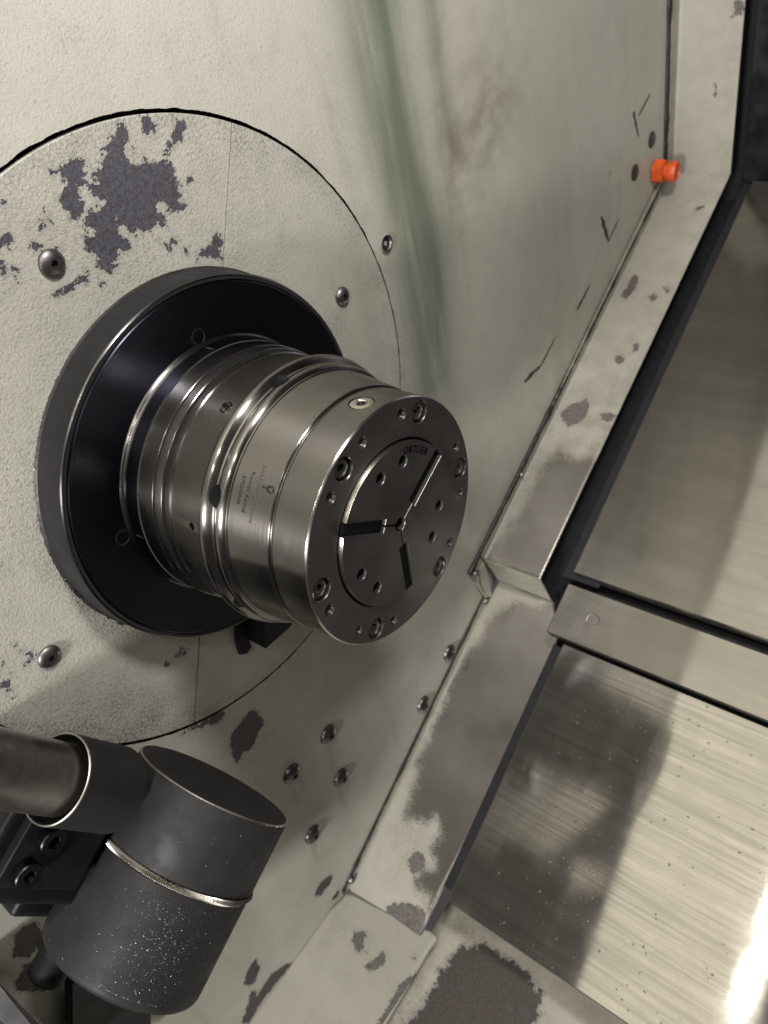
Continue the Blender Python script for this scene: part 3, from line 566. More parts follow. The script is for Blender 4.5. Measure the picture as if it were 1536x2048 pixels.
# front face plate: flat sheet with real holes
def circ(cx, cy, r, n): return [(cx+r*math.cos(2*PI*k/n), cy+r*math.sin(2*PI*k/n)) for k in range(n)]
def pol(r, a): return (r*math.cos(math.radians(a)), r*math.sin(math.radians(a)))
def flat_fill(loops, z):
    bm = bmesh.new(); es = []
    for lp in loops:
        vs = [bm.verts.new((x, y, z)) for x, y in lp]
        for a, b in zip(vs, vs[1:]+vs[:1]): es.append(bm.edges.new((a, b)))
    bmesh.ops.triangle_fill(bm, use_beauty=True, use_dissolve=False, edges=es, normal=(0, 0, 1))
    bm.verts.index_update(); v = [tuple(x.co) for x in bm.verts]; f = [tuple(x.index for x in q.verts) for q in bm.faces]; bm.free()
    return v, f
BOLT_A = [53.3+60*k for k in range(6)]
THR = [(7.9, .0030), (67.6, .0034), (97.4, .0031), (127.4, .0034), (-172.6, .0034), (-141.7, .0026), (-111.6, .0031), (-51.9, .0029), (-22.0, .0024)]
BORE = .0519
loops = [circ(0, 0, .07482, 220), circ(0, 0, BORE+.0005, 160)]
loops += [circ(*pol(.0664, a), .0071, 40) for a in BOLT_A] + [circ(*pol(.0664, a), r+.0004, 28) for a, r in THR]
v_, f_ = flat_fill(loops, L)
obj('face_plate', make(v_, f_, FACE, 0), ch)
g = G().lathe([(BORE+.0005, L), (BORE, L-.0005), (BORE, L-.012)], 160); obj('bore', make(g.v, g.f, FACE, 30), ch)
gcb = G().lathe([(.0071, 0), (.0067, -.0005), (.0067, -.0075), (.0, -.0075)], 40); CB = make(gcb.v, gcb.f, THREADM, 30, 'counterbore')
for i, a in enumerate(BOLT_A):
    x, y = pol(.0664, a)
    obj('counterbore', CB, ch, Matrix.Translation((x, y, L)))
    screw(ch, CAPS, x, y, L-.0016, name='cap_screw')
for a, r in THR:
    pr = [(r+.0004, 0), (r, -.0005)]
    for k in range(9): pr += [(r*.84, -.0005-.0009*(k+.5)), (r, -.0005-.0009*(k+1))]
    pr += [(r*.8, -.0095), (0, -.0095)]
    g = G().lathe(pr, 24); x, y = pol(.0664, a)
    obj('threaded_hole', make(g.v, g.f, THREADM, 30, 'threaded_hole'), ch, Matrix.Translation((x, y, L)))
# collet: three hardened segments with rubber between them
co = obj('collet', make(*(lambda g: (g.v, g.f))(G().lathe([(.0500, L+.0002), (.0500, L-.011), (0, L-.011)], 120)), RUBBER, 30), ch)
ZC = L+.0024
SLOT = [23.4, 143.4, 263.4]
def seg_poly(a0, a1):
    """outline between two slots: arc, slot wall, narrow slit, centre hole arc"""
    hw, hs, r0, ri, R_ = .0041, .0006, .0155, .0046, .0505
    def side(a, sgn, r, h):
        t = math.radians(a); d = Vector((math.cos(t), math.sin(t))); n = Vector((-d.y, d.x))
        return d*math.sqrt(max(r*r-h*h, 0))+n*h*sgn
    out = [side(a0, 1, R_, hw)]
    s = math.radians(a0)+math.asin(hw/R_); e = math.radians(a1)-math.asin(hw/R_)
    out += [Vector((R_*math.cos(s+(e-s)*k/60), R_*math.sin(s+(e-s)*k/60))) for k in range(1, 60)]
    out += [side(a1, -1, R_, hw), side(a1, -1, r0, hw), side(a1, -1, r0-.0006, hs), side(a1, -1, ri, hs)]
    s = math.radians(a1)-math.asin(hs/ri); e = math.radians(a0)+math.asin(hs/ri)
    out += [Vector((ri*math.cos(s+(e-s)*k/12), ri*math.sin(s+(e-s)*k/12))) for k in range(1, 12)]
    out += [side(a0, 1, ri, hs), side(a0, 1, r0-.0006, hs), side(a0, 1, r0, hw)]
    return [(p.x, p.y) for p in out]
def inset(poly, d):
    n = len(poly); out = []
    for i in range(n):
        a, b, c = Vector(poly[i-1]), Vector(poly[i]), Vector(poly[(i+1) % n])
        u = (b-a).normalized(); w = (c-b).normalized(); n1 = Vector((-u.y, u.x)); n2 = Vector((-w.y, w.x))
        m = n1+n2; m = m/max(m.length_squared, .3)*2 if m.length > 1e-6 else n1
        out.append(tuple(b+m*d*.5*2/2))
    return out
for k, a in enumerate(SLOT):
    poly = seg_poly(a, a+120); ins = inset(poly, .00035)
    holes = [circ(*pol(.0392, a+44.2), .0040, 32), circ(*pol(.0392, a+74.2), .0040, 32)]
    v_, f_ = flat_fill([ins]+holes, ZC); n0 = len(v_)
    g = G(); g.v = list(v_); g.f = list(f_)
    A = g.ring([(x, y, ZC) for x, y in ins]); B = g.ring([(x, y, ZC-.00035) for x, y in poly]); Cc = g.ring([(x, y, L-.010) for x, y in poly])
    g.bridge(A, B); g.bridge(B, Cc)
    for x, y in [pol(.0392, a+44.2), pol(.0392, a+74.2)]:
        t = G().lathe([(.0040, ZC), (.0036, ZC-.0005), (.0036, ZC-.008), (0, ZC-.008)], 32)
        o0 = len(g.v); g.v += [(p[0]+x, p[1]+y, p[2]) for p in t.v]; g.f += [tuple(o0+i for i in q) for q in t.f]
    me = make(g.v, g.f, [COLLET, COLLET_LIT, DARKGAP], 30)
    for p_ in me.polygons:
        c_ = p_.center; r_ = math.hypot(c_.x, c_.y)
        if p_.normal.z < .5:
            if r_ > .0490: p_.material_index = 1
        if c_.z < L-.004 and p_.normal.z > .5 and r_ < .048: p_.material_index = 2
        if abs(p_.normal.z) < .5 and c_.z < ZC-.0005 and r_ < .0490 and p_.area > 2e-6: p_.material_index = 2
    obj('collet_segment', me, co)
    rub = [pol(.0150, a-14), pol(.0488, a-4.9), pol(.0488, a+4.9), pol(.0150, a+14)]
    g = G().prism(rub, L-.008, ZC-.0024); obj('slot_rubber', bevel(make(g.v, g.f, RUBBER, 30), .0004, 1), co)
# engraved writing
def text_mesh(s, size, mat, mapf, sx=1.0, thick=.00004, bold=0):
    cu = bpy.data.curves.new('writing', 'FONT'); cu.body = s; cu.size = size; cu.align_x = 'CENTER'; cu.align_y = 'BOTTOM_BASELINE'; cu.resolution_u = 3; cu.offset = bold; cu.space_character = 1.12
    o = bpy.data.objects.new('work', cu); COL.objects.link(o)
    dg = bpy.context.evaluated_depsgraph_get(); dg.update(); me = bpy.data.meshes.new_from_object(o.evaluated_get(dg))
    bpy.data.objects.remove(o)
    bm = bmesh.new(); bm.from_mesh(me); bmesh.ops.triangulate(bm, faces=bm.faces)
    bmesh.ops.subdivide_edges(bm, edges=[e for e in bm.edges if e.calc_length() > size*.3], cuts=1)
    for v in bm.verts: v.co = Vector(mapf(v.co.x*sx, v.co.y))
    bm.normal_update(); bm.to_mesh(me); bm.free(); me.materials.clear(); me.materials.append(mat); return me
def on_arc(ang, r, z, bend=True):
    def f(x, y):
        a = math.radians(ang)-x/r; return ((r+y)*math.cos(a), (r+y)*math.sin(a), z)
    return f
obj('engraving', text_mesh('ORTLIEB', .0058, TEXTBLACK, on_arc(52.6, .0434, ZC+.00006), .95, bold=.00016), co)
obj('engraving', text_mesh('25-S2', .0030, LIGHTINK, on_arc(121, .0440, ZC+.00006)), co)
def cone_r(w): return .0805+(w-.1140)/(.1412-.1140)*(.0770-.0805)
def on_body(th, w):
    def f(x, y):
        r = cone_r(w+y)+.00008; a = math.radians(th)+x/cone_r(w); return (r*math.cos(a), r*math.sin(a), w+y)
    return f
for s_, th, w, sz, mt in (('2702/0008', 136.3, .1178, .0030, INK), ('Kombi Axzug', 136.3, .1226, .0034, INK), ('SPANNTOP nova', 136, .1278, .0036, LIGHTINK), ('T', 132.4, .1318, .0058, INK)):
    obj('engraving', text_mesh(s_, sz, mt, on_body(th, w), 1.12 if sz < .005 else 1.0, bold=.00022 if s_ == 'T' else .00003), ch)
g = G(); f_ = on_body(132.5, .1378); nn = 40
ra = g.ring([f_(.0022*math.cos(2*PI*k/nn), .0022*math.sin(2*PI*k/nn)) for k in range(nn)])
rb = g.ring([f_((.0013+.0003*math.sin(6*PI*k/nn))*math.cos(2*PI*k/nn), (.0013+.0003*math.sin(6*PI*k/nn))*math.sin(2*PI*k/nn)) for k in range(nn)])
g.bridge(ra, rb); obj('emblem', make(g.v, g.f, INK, 0), ch)

# ------------------------------------------------------------------ small black bracket under the flange
sb = empty('sensor_bracket', (-.02, -.165, 0), 'small black angle bracket screwed to the plate just below the black flange', 'bracket')
g = G().prism([(-.0505, -.1525), (-.0525, -.1655), (-.0470, -.1700), (-.0404, -.1688), (-.0390, -.1600), (-.0260, -.1150), (-.0340, -.1150)], .0005, .0040)
obj('foot', bevel(make(g.v, g.f, BRACKETM, 30), .0008), sb)
g = G().prism([(-.0413, -.1566), (-.0392, -.1572), (-.0230, -.1150), (-.0260, -.1150)], .0042, .0238)
obj('web', bevel(make(g.v, g.f, BRACKETM, 30), .0005), sb)
g = G().prism([(-.0413, -.1566), (-.0139, -.1600), (-.0115, -.1598), (-.0088, -.1572), (-.0083, -.1545), (.004, -.1150), (-.0260, -.1150)], .0240, .0265)
obj('plate', bevel(make(g.v, g.f, BRACKETM, 30), .0006), sb)
screw(sb, FLS, -.0450, -.1625, .0042)

# ------------------------------------------------------------------ sheet-metal guards between wall and covers
def guard_sweep(path, widths, wout, ext_field, ns=4):
    """bent sheet: lip on the wall, bend, flange standing out to w = wout; path in (u, v) from the top down"""
    pts = []; wid = []
    for i in range(len(path)-1):
        a, b = Vector(path[i]), Vector(path[i+1]); m = max(2, int((b-a).length/.004))
        for k in range(m): pts.append((a.lerp(b, k/m), i)); wid.append(widths[i]+(widths[i+1]-widths[i])*k/m)
    pts.append((Vector(path[-1]), len(path)-2)); wid.append(widths[-1])
    dirs = [(Vector(path[i+1])-Vector(path[i])).normalized() for i in range(len(path)-1)]
    nrm = [Vector((d.y, -d.x)) for d in dirs]                 # to the left of a downward path = towards the spindle
    V = []; rows = []; S = 0; info = []
    prof = [(1, .0018), (.7, .0020), (.35, .0020), (.16, .0021), (.08, .0026), (.02, .0042), (0, .0066)]
    ws = [.0066+(wout-.0066)*k/22 for k in range(1, 23)]
    acc = 0.; prev = None
    for j, (p, i) in enumerate(pts):
        n = nrm[i]
        if j and pts[j-1][1] != i: n = ((nrm[i]+nrm[i-1])/(1+nrm[i].dot(nrm[i-1])))
        if prev is not None: acc += (p-prev).length
        prev = p; row = []
        for t, z in prof: q = p+n*t*wid[j]; row.append(len(V)); V.append((q.x, q.y, z)); info.append(acc)
        for z in ws: row.append(len(V)); V.append((p.x, p.y, z)); info.append(acc)
        rows.append(row)
    F = []
    for a, b in zip(rows, rows[1:]):
        for k in range(len(a)-1): F.append((a[k], a[k+1], b[k+1], b[k]))
    return V, F
def add_zero(me, names, val=0.):
    for n in names:
        if n not in me.attributes: attr(me, n, np.full(len(me.vertices), val))
def solid(o, t):
    md = o.modifiers.new('sheet', 'SOLIDIFY'); md.thickness = t; md.offset = 1 if t < 0 else -1; md.thickness = abs(t)
    return o
V, F = guard_sweep([(.8292, .34), (.8145, -.1129), (.27546, -.3580)], [.034, .022, .013], .0790, None)
me = make(V, F, PAINT_GUARD, 35)
P = coords(me); e = P[:, :2]@np.array(E2); n = P[:, :2]@np.array(N2)
onA = P[:, 1] < -.1135; Q = np.c_[e, P[:, 2]]
wear = np.where(onA & (P[:, 2] > .006), sdist(Q, A_WEAR), -.03)
attr(me, 'wear', np.where(P[:, 2] > .0035, wear, -.03))
c_a = np.where(onA, sdist(Q, A_SPOTS), -.03); c_1 = np.where(~onA, sdist(P[:, 1:], A1_SPOTS), -.03)
attr(me, 'chip', np.maximum(c_a, c_1)-.0012)
gr = .35*gauss(P[:, 2]-.004, .004)*0+.55*gauss(e-.22, .05)*onA+.55*gauss(P[:, 2]-.0018, .0012)+.25*onA*gauss(e-.34, .12)
attr(me, 'grime_dark', np.clip(gr+.16+.25*gauss(P[:, 2]-.078, .008), 0, 1)); add_zero(me, ['stain_green']); attr(me, 'stain_brown', np.clip(.30*gauss(P[:, 2]-.07, .03)+.45*gauss(e-.30, .06)*onA, 0, 1)); add_zero(me, ['peel'], .6)
ga = empty('edge_guard', (.55, -.235, 0), 'long bent painted sheet guard from the top right corner down to the step', 'sheet guard', 'sheet guards along the wall')
o = obj('sheet', me, ga); solid(o, .0016)
# lower end of the upper guard: riser down to the next sheet
g = G(); a = g.ring([EN(.1026, -.4402, .004), EN(.1026, -.4402, .079), EN(.0972, -.4985, .0780), EN(.0968, -.4985, .0455), EN(.0977, -.4985, .0050)])
g.f.append(tuple(a)); me = make(g.v, g.f, PAINT_FLAT, 0); o = obj('end_riser', me, ga); solid(o, .0012)
def tube(name, pts, r, mat, parent, seg=8, jitter=0):
    g = G(); prev = None; rs = np.random.RandomState(11); jit = np.convolve(rs.randn(len(pts)+12), np.ones(7)/3.2, 'same')[6:]
    for k, p in enumerate(pts):
        p = Vector(p); d = (Vector(pts[min(k+1, len(pts)-1)])-Vector(pts[max(k-1, 0)])).normalized()
        x = d.orthogonal().normalized(); x = (W3-d*W3.dot(d)); x = x.normalized() if x.length > .05 else d.orthogonal().normalized(); y = d.cross(x)
        rr = r*(1+jitter*jit[k])
        ring = g.ring([p+x*rr*math.cos(2*PI*q/seg)+y*rr*math.sin(2*PI*q/seg) for q in range(seg)])
        if prev: g.bridge(prev, ring)
        else: g.f.append(tuple(reversed(ring)))
        prev = ring
    g.f.append(tuple(prev)); return obj(name, make(g.v, g.f, mat, 60), parent)
def line(a, b, n): a, b = Vector(a), Vector(b); return [a.lerp(b, k/n) for k in range(n+1)]
tube('sealant', line((.7975, .33, .0010), (.7925, -.108, .0010), 120), .0034, SEAL, ga, jitter=.16)
tube('sealant', line((.7915, -.1085, .0014), (.2460, -.3562, .0014), 160), .0033, SEAL, ga, jitter=.22)
# clips where the lip ends
for q, r_ in (((.253, -.3615, .003), .0045), ((.372, -.3010, .003), .0032)):
    g = G().lathe([(r_, -.002), (r_, .002), (r_*.6, .0042), (0, .0045)], 20); obj('rivet', make(g.v, g.f, SCREW, 40), ga, frame(q, (0, 0, 1)))

# lower guard
def sheet(poly, fr, mat, res=.004, thick=.0016, keepz=None):
    """flat sheet from an outline (s, t) in a plane frame, meshed finely enough to carry wear"""
    q = np.array(poly); lo, hi = q.min(0), q.max(0)
    xs = np.arange(lo[0]+res/2, hi[0], res); ys = np.arange(lo[1]+res/2, hi[1], res)
    gx, gy = np.meshgrid(xs, ys); pts = np.c_[gx.ravel(), gy.ravel()]
    pts = pts[sdist(pts, [poly]) > res*.4]
    allp = [Vector(p) for p in poly]+[Vector(p) for p in pts]
    n = len(poly); edges = [(k, (k+1) % n) for k in range(n)]
    vs, es, fs, *_ = delaunay_2d_cdt(allp, edges, [], 1, 1e-6)
    V = [fr(v.x, v.y) for v in vs]
    me = make(V, [tuple(f) for f in fs], mat, 40)
    return me, np.array([(v.x, v.y) for v in vs])
def rounded(p, q, r, rad, n=5):
    p, q, r = Vector(p), Vector(q), Vector(r); a = q+(p-q).normalized()*rad; b = q+(r-q).normalized()*rad
    return [tuple((a.lerp(q, k/n)).lerp(q.lerp(b, k/n), k/n)) for k in range(n+1)]
gb = empty('edge_guard', (.1, -.5, 0), 'lower guard sheet worn to bare brown steel, below the step beside the chuck', 'sheet guard', 'sheet guards along the wall')
BN = -.499
outl = [(.0731, .0046), (.0958, .0814), (.0550, .1062), (-.2930, .1032)] ; bl = (-.3068, .0046)
poly = [outl[0], (.0971, .0050), (.0962, .0455), (.0966, .0778)]+[outl[1]]+rounded(outl[1], outl[2], outl[3], .006)+rounded(outl[2], (-.3069, .1030), bl, .012)+[bl]
me, st = sheet(poly, lambda s, t: EN(s, BN, t), PAINT_GUARD)
attr(me, 'wear', sdist(st, B_WEAR)); attr(me, 'chip', sdist(st, B_SPOTS)-.0006)
gr = .6*gauss(ldist(st, [(-.19, .03), (-.235, .045)]), .022)+.35*gauss(st[:, 0]-.07, .02)+.15
attr(me, 'grime_dark', np.clip(gr, 0, 1)); add_zero(me, ['stain_green', 'stain_brown']); add_zero(me, ['peel'], .4)
o = obj('sheet', me, gb); solid(o, .0016)
# rolled bend and wall lip of the lower guard
g = G(); rows = []
for k in range(61):
    s_ = .0731+(-.3068-.0731)*k/60; lw = .012-.004*k/60
    rows.append([len(g.v)+j for j in range(6)])
    g.v += [tuple(EN(s_, BN+lw, .0016)), tuple(EN(s_, BN+lw, .0022)), tuple(EN(s_, BN+.0035, .0024)), tuple(EN(s_, BN+.0013, .0028)), tuple(EN(s_, BN+.0003, .0036)), tuple(EN(s_, BN, .0048))]
for a, b in zip(rows, rows[1:]):
    for j in range(5): g.f.append((a[j], a[j+1], b[j+1], b[j]))
me = make(g.v, g.f, PAINT_FLAT, 60); obj('lip', me, gb)
tube('sealant', line(EN(.072, BN+.0125, .0008), EN(-.307, BN+.0085, .0008), 110), .0021, SEAL, gb, jitter=.25)
for s_ in (.066, -.292):
    g = G().lathe([(.004, -.002), (.004, .002), (.0024, .004), (0, .0042)], 20); obj('rivet', make(g.v, g.f, SCREW_DK, 40), gb, frame(EN(s_, BN+.0065, .0024), (0, 0, 1)))
# corner gusset joining the two guards
g = G(); a = g.ring([EN(.0885, -.4385, .0030), EN(.0985, -.4402, .0036), EN(.0900, -.4640, .0040), EN(.0745, -.4985, .0046), EN(.0700, -.4870, .0030), EN(.0745, -.4700, .0026)])
g.f.append(tuple(a)); o = obj('gusset', make(g.v, g.f, PAINT_FLAT, 0), gb); solid(o, .0015)
tube('seam_wire', line(EN(.0735, -.4555, .0030), EN(.0690, -.4870, .0036), 10), .0013, PAINT_FLAT, gb, jitter=.2)

# bottom ledge
gc = empty('base_ledge', (-.15, -.579, 0), 'pale worn painted ledge at the bottom edge below the lower guard', 'ledge')
CV = -.5795
poly = [(-.0735, .003), (-.062, .086)]+rounded((-.062, .086), (-.052, .120), (-.0700, .1195), .009)+[(-.0700, .1185), (-.100, .1195), (-.30, .123), (-.42, .123), (-.42, .0), (-.10, .0)]
me, st = sheet(poly, lambda s, t: Vector((s, CV, t)), PAINT_GUARD)
attr(me, 'wear', np.full(len(st), -.03)); attr(me, 'chip', sdist(st, C_SPOTS)-.0004)
attr(me, 'grime_dark', np.clip(.18+.3*gauss(st[:, 0]+.11, .03)*gauss(st[:, 1]-.02, .04), 0, 1)); add_zero(me, ['stain_green', 'stain_brown']); add_zero(me, ['peel'], .6)
o = obj('sheet', me, gc); solid(o, .003)
tube('paint_joint', line((-.078, -.5790, .0008), (-.42, -.5790, .0008), 60), .0014, PAINT_FLAT, gc, jitter=.3)

# chute floor beyond the ledge
gd = empty('chip_chute', (-.05, -.61, .3), 'beige chip chute plate with a dark worn patch at the bottom edge', 'chute')
poly = [(.10, .098), (.10, .60), (-.45, .60), (-.45, .1)]
me, st = sheet(poly, lambda s, t: Vector((s, -.61, t)), PAINT_CHUTE, res=.006)
attr(me, 'chip', sdist(st, D_WEAR))
attr(me, 'grime_dark', np.clip(.25+.5*gauss(st[:, 1]-.13, .03), 0, 1)); add_zero(me, ['stain_green']); attr(me, 'stain_brown', np.clip(np.full(len(st), .35), 0, 1)); add_zero(me, ['peel'], .6)
o = obj('sheet', me, gd); solid(o, .003)

# ------------------------------------------------------------------ way covers
def slab(e0, e1, n, w0, w1, t, mat, bev=.0012):
    g = G(); pts = []
    i = len(g.v)
    for w in (w0, w1):
        for (e, nn) in ((e0, n-t), (e1, n-t), (e1, n), (e0, n)): g.v.append(tuple(EN(e, nn, w)))
    g.f += [tuple(i+k for k in q) for q in ((0, 3, 2, 1), (4, 5, 6, 7), (0, 1, 5, 4), (1, 2, 6, 5), (2, 3, 7, 6), (3, 0, 4, 7))]
    return bevel(make(g.v, g.f, mat, 30), bev, 2)
WE = .85
wu = empty('way_cover', EN(.4, -.445, .4), 'large flat upper steel cover at the right edge behind the long guard', 'machine cover', 'steel way covers')
obj('top_plate', slab(.1245, .690, -.445, .1075, WE, .0022, COVER_UP), wu)
obj('front_flange', slab(.1240, .1262, -.4474, .1150, WE, .0120, COVER_UP, .0006), wu)
g = G(); i = 0
vx = EN(.690, -.445, 0)
g.box((vx.x+.0025, vx.y-.004, .0935), (vx.x+.0055, .42, WE)); obj('upright_plate', bevel(make(g.v, g.f, DARKCOVER, 30), .001), wu)
obj('inner_band', slab(.118, .690, -.4500, .0960, .1400, .0020, BEDM, .0006), wu)  # black band in place of the shade beside the guard
wm = empty('way_cover', EN(.08, -.457, .4), 'narrow middle steel step with one countersunk screw under the upper cover', 'machine cover', 'steel way covers')
obj('gap_floor', slab(.1120, .1260, -.4720, .1000, WE, .0020, BEDM, .0004), wm)  # black strip standing in for shade down the gap
obj('top_plate', slab(.0525, .1142, -.4580, .1030, WE, .0022, COVER_UP), wm)
obj('front_flange', slab(.0520, .0540, -.4604, .1060, WE, .0080, COVER_UP, .0006), wm)
g = G().lathe([(.0078, .0002), (.0072, .0006), (.0052, .0004), (.0046, -.0006), (.0022, -.0008)], 32); me = make(g.v, g.f, SCREW, 40)
so = obj('screw', screw_mesh('csk', [(.0078, -.0001), (.0073, .0003), (.0066, .0002), (.0052, -.0007), (.0034, -.0008)], .0018, .002, SCREW), wm, frame(EN(.0837, -.458, .1461), N3))
wl = empty('way_cover', EN(-.1, -.466, .4), 'wide brushed steel cover with a bright glare in the bottom right corner', 'machine cover', 'steel way covers')
obj('top_plate', slab(-.2472, .0488, -.4665, .1240, WE, .0022, COVER), wl)
obj('back_band', slab(-.238, .045, -.4720, .1120, .150, .0020, BEDM, .0006), wl)  # black band, shade at the cover's back put into its colour
g = G(); obj('lower_flange', slab(-.2478, -.2458, -.4690, .128, WE, .0200, COVER, .0006), wl)
# bed under the covers, blackened for the shade in the gaps
bed = G(); i = 0
for w in (.0, WE+.05):
    for (e, nn) in ((-.235, -.80), (.90, -.80), (.90, -.515), (-.235, -.515)): bed.v.append(tuple(EN(e, nn, w)))
bed.f += [(0, 3, 2, 1), (4, 5, 6, 7), (0, 1, 5, 4), (1, 2, 6, 5), (2, 3, 7, 6), (3, 0, 4, 7)]
tag(obj('machine_bed', make(bed.v, bed.f, BEDM, 0)), kind='structure')
back = G().box((.87, -.6, -.02), (.90, .7, WE)); tag(obj('side_wall', make(back.v, back.f, BEDM, 0)), kind='structure')  # backing, blackened for the shade beyond the upright plate

# ------------------------------------------------------------------ plugs on the wall
po = empty('pipe_plug', (.7638, -.0932, 0), 'bright orange plastic plug with a hexagon head at the bend of the long guard', 'plug')
pdir = Vector((.25, -.10, 1)).normalized()
fo = frame((.7600, -.0900, 0), (0.05, -.02, 1))
g = G(); r0 = g.ring(hexring(.0125, .001, 36)); r1 = g.ring(hexring(.0130, .002, 36)); r2 = g.ring(hexring(.0130, .0135, 36)); r3 = g.ring(hexring(.0118, .015, 36))
for a, b in ((r0, r1), (r1, r2), (r2, r3)): g.bridge(a, b)
r4 = g.ring([(.0105*math.cos(2*PI*k/36), .0105*math.sin(2*PI*k/36), .015) for k in range(36)]); g.bridge(r3, r4)
obj('hex_collar', make(g.v, g.f, ORANGE, 25), po, fo)
g = G().lathe([(.0098, .0150), (.0098, .0178), (.0120, .0185), (.0126, .0200), (.0126, .0280), (.0116, .0300), (.0090, .0303), (.0086, .0290), (.0, .0290)], 40)
obj('cap', make(g.v, g.f, ORANGE, 30), po, fo)
g = G().box((-.0080, -.0012, .0285), (.0080, .0012, .0302)); obj('grip', bevel(make(g.v, g.f, ORANGE, 30), .0004), po, fo)
for (x, y), lb in (((.7516, -.0481), 'flat dark green rubber plug above the orange plug'), ((.7018, -.0696), 'flat dark green rubber plug left of the orange plug')):
    g = G().lathe([(.0098, -.001), (.0098, .0006), (.0086, .0016), (.0060, .0022), (0, .0024)], 36)
    tag(obj('rubber_plug', make(g.v, g.f, PLUGM, 50), None, Matrix.Translation((x, y, 0))), lb, 'plug', 'rubber plugs by the orange plug')

# ------------------------------------------------------------------ swing arm in the lower left corner
WH = .085; HN = -.0735; HR = .0550; E0 = -.1945; RG = -.0510; HB = -.1220
arm = empty('probe_arm', EN(-.26, HN, 0), 'black round swing-arm hub with a steel tube at the lower left', 'probe arm')
fh = frame(EN(E0, HN, WH), E3, W3)             # local z runs up the hub axis, 0 at its top
g = G().lathe([(HR-.0006, RG+.0018), (HR, RG+.0026), (HR, -.0009)], 128); obj('upper_housing', make(g.v, g.f, POWDER, 40), arm, fh)
g = G().lathe([(HR, -.0009), (HR-.0004, -.0002), (HR-.0011, .0)], 128); obj('worn_rim', make(g.v, g.f, WORN_EDGE, 60), arm, fh)
g = G().lathe([(HR-.0011, .0), (HR-.004, -.0004), (0, -.0012)], 128); obj('end_cap', make(g.v, g.f, POWDER, 40), arm, fh)
g = G().lathe([(HR-.0035, RG+.004), (HR-.0035, RG-.004)], 128); obj('groove', make(g.v, g.f, DARKGAP, 40), arm, fh)
lowp = [(HR-.0012, RG-.0018), (HR-.0002, RG-.0026)]+[(HR-.0045*(1-math.cos(PI/2*k/6)), HB+.0060-.0060*math.sin(PI/2*k/6)) for k in range(7)]+[(.030, HB-.0002), (0, HB-.0002)]
g = G().lathe(lowp, 128); obj('lower_housing', make(g.v, g.f, POWDER, 40), arm, fh)
# garter spring in the groove, coil by coil
g = G(); prev = None; turns = 330; per = 6; rr = .0019; R_ = HR-.0007; first = None
nseg = turns*per
for k in range(nseg):
    a = 2*PI*k/nseg; b = 2*PI*k/per
    c = Vector((math.cos(a), math.sin(a), 0)); p = c*(R_+rr*math.cos(b))+Vector((0, 0, RG+rr*math.sin(b)))
    t = (Vector((-c.y, c.x, 0))*(2*PI*R_/nseg)+(c*-math.sin(b)+Vector((0, 0, math.cos(b))))*(2*PI*rr/per)).normalized()
    x = t.cross(c).normalized(); y = t.cross(x)
    ring = g.ring([p+x*.00052*math.cos(q*PI/2)+y*.00052*math.sin(q*PI/2) for q in range(4)])
    if prev: g.bridge(prev, ring)
    prev = ring
obj('garter_spring', make(g.v, g.f, SPRING, 80), arm, fh)
# collar and tube: along the bed normal
AE = -.2098
fc = frame(EN(AE, 0, WH), N3, W3)                 # local z points along the arm
g = G().lathe([(.012, .0105), (.0236, .0105), (.0244, .0113), (.0244, .0535)], 96); obj('collar', make(g.v, g.f, POWDER, 40), arm, fc)
g = G().lathe([(.013, -.060), (.013, .012)], 48); obj('arm_neck', make(g.v, g.f, POWDER, 40), arm, frame(EN(AE, 0, WH-.013), N3, W3))
g = G().lathe([(.0244, .0535), (.0242, .0541), (.0237, .0544), (.0233, .0541)], 96); obj('collar_rim', make(g.v, g.f, WORN_EDGE, 60), arm, fc)
g = G().lathe([(.0233, .0541), (.0226, .0525), (.0219, .0490), (.0206, .0480), (.0195, .0488)], 96); obj('seal', make(g.v, g.f, RUBBER, 40), arm, fc)
g = G().lathe([(.0192, .030), (.0192, .350), (.016, .351)], 96); obj('tube', make(g.v, g.f, TUBE, 40), arm, fc)
DARK_TRI = [tuple(E2*e+N2*n) for e, n in ((-.3780, -.125), (-.4450, -.172), (-.4450, -.26), (-.36, -.20), (-.36, -.125))]  # outline of the flat dark plate below the hub
# mounting block with two cap screws, behind the collar
def enbox(e0, e1, n0, n1, w0, w1, mat, bv):
    g = G(); i = 0
    for w in (w0, w1):
        for (e, nn) in ((e0, n0), (e1, n0), (e1, n1), (e0, n1)): g.v.append(tuple(EN(e, nn, w)))
    g.f += [(0, 3, 2, 1), (4, 5, 6, 7), (0, 1, 5, 4), (1, 2, 6, 5), (2, 3, 7, 6), (3, 0, 4, 7)]
    return bevel(make(g.v, g.f, mat, 30), bv, 3)
obj('mounting_block', enbox(-.288, -.2250, -.055, .056, .004, .072, BRACKETM, .004), arm)
obj('clamp_plate', enbox(-.2740, -.232, -.01, .0475, .0722, .0790, BRACKETM, .0012), arm)
BIGCAP = screw_mesh('cap_screw', [(.0080, -.002), (.0080, .0058), (.0074, .0066), (.0050, .0066)], .0036, .004, metal('blackened_screw', (.035, .035, .038), .4))
for e_, n_ in ((-.2440, .0310), (-.2640, .0345)):
    obj('cap_screw', BIGCAP, arm, frame(EN(e_, n_, .0790), W3, E3))
obj('base_foot', enbox(-.318, -.225, -.115, -.02, .0005, .034, BRACKETM, .004), arm)
g = G().lathe([(.0, -.012), (.010, -.012), (.0125, -.0095), (.0125, .006), (.017, .008), (.017, .03), (.0, .03)], 40)
g2 = G().prism([tuple(Vector(q)) for q in DARK_TRI], .006, .016)
obj('dark_plate', bevel(make(g2.v, g2.f, BRACKETM, 30), .001), arm)
obj('cable_gland', make(g.v, g.f, RUBBER, 40), arm, frame(EN(-.3440, -.068, .040), E3))

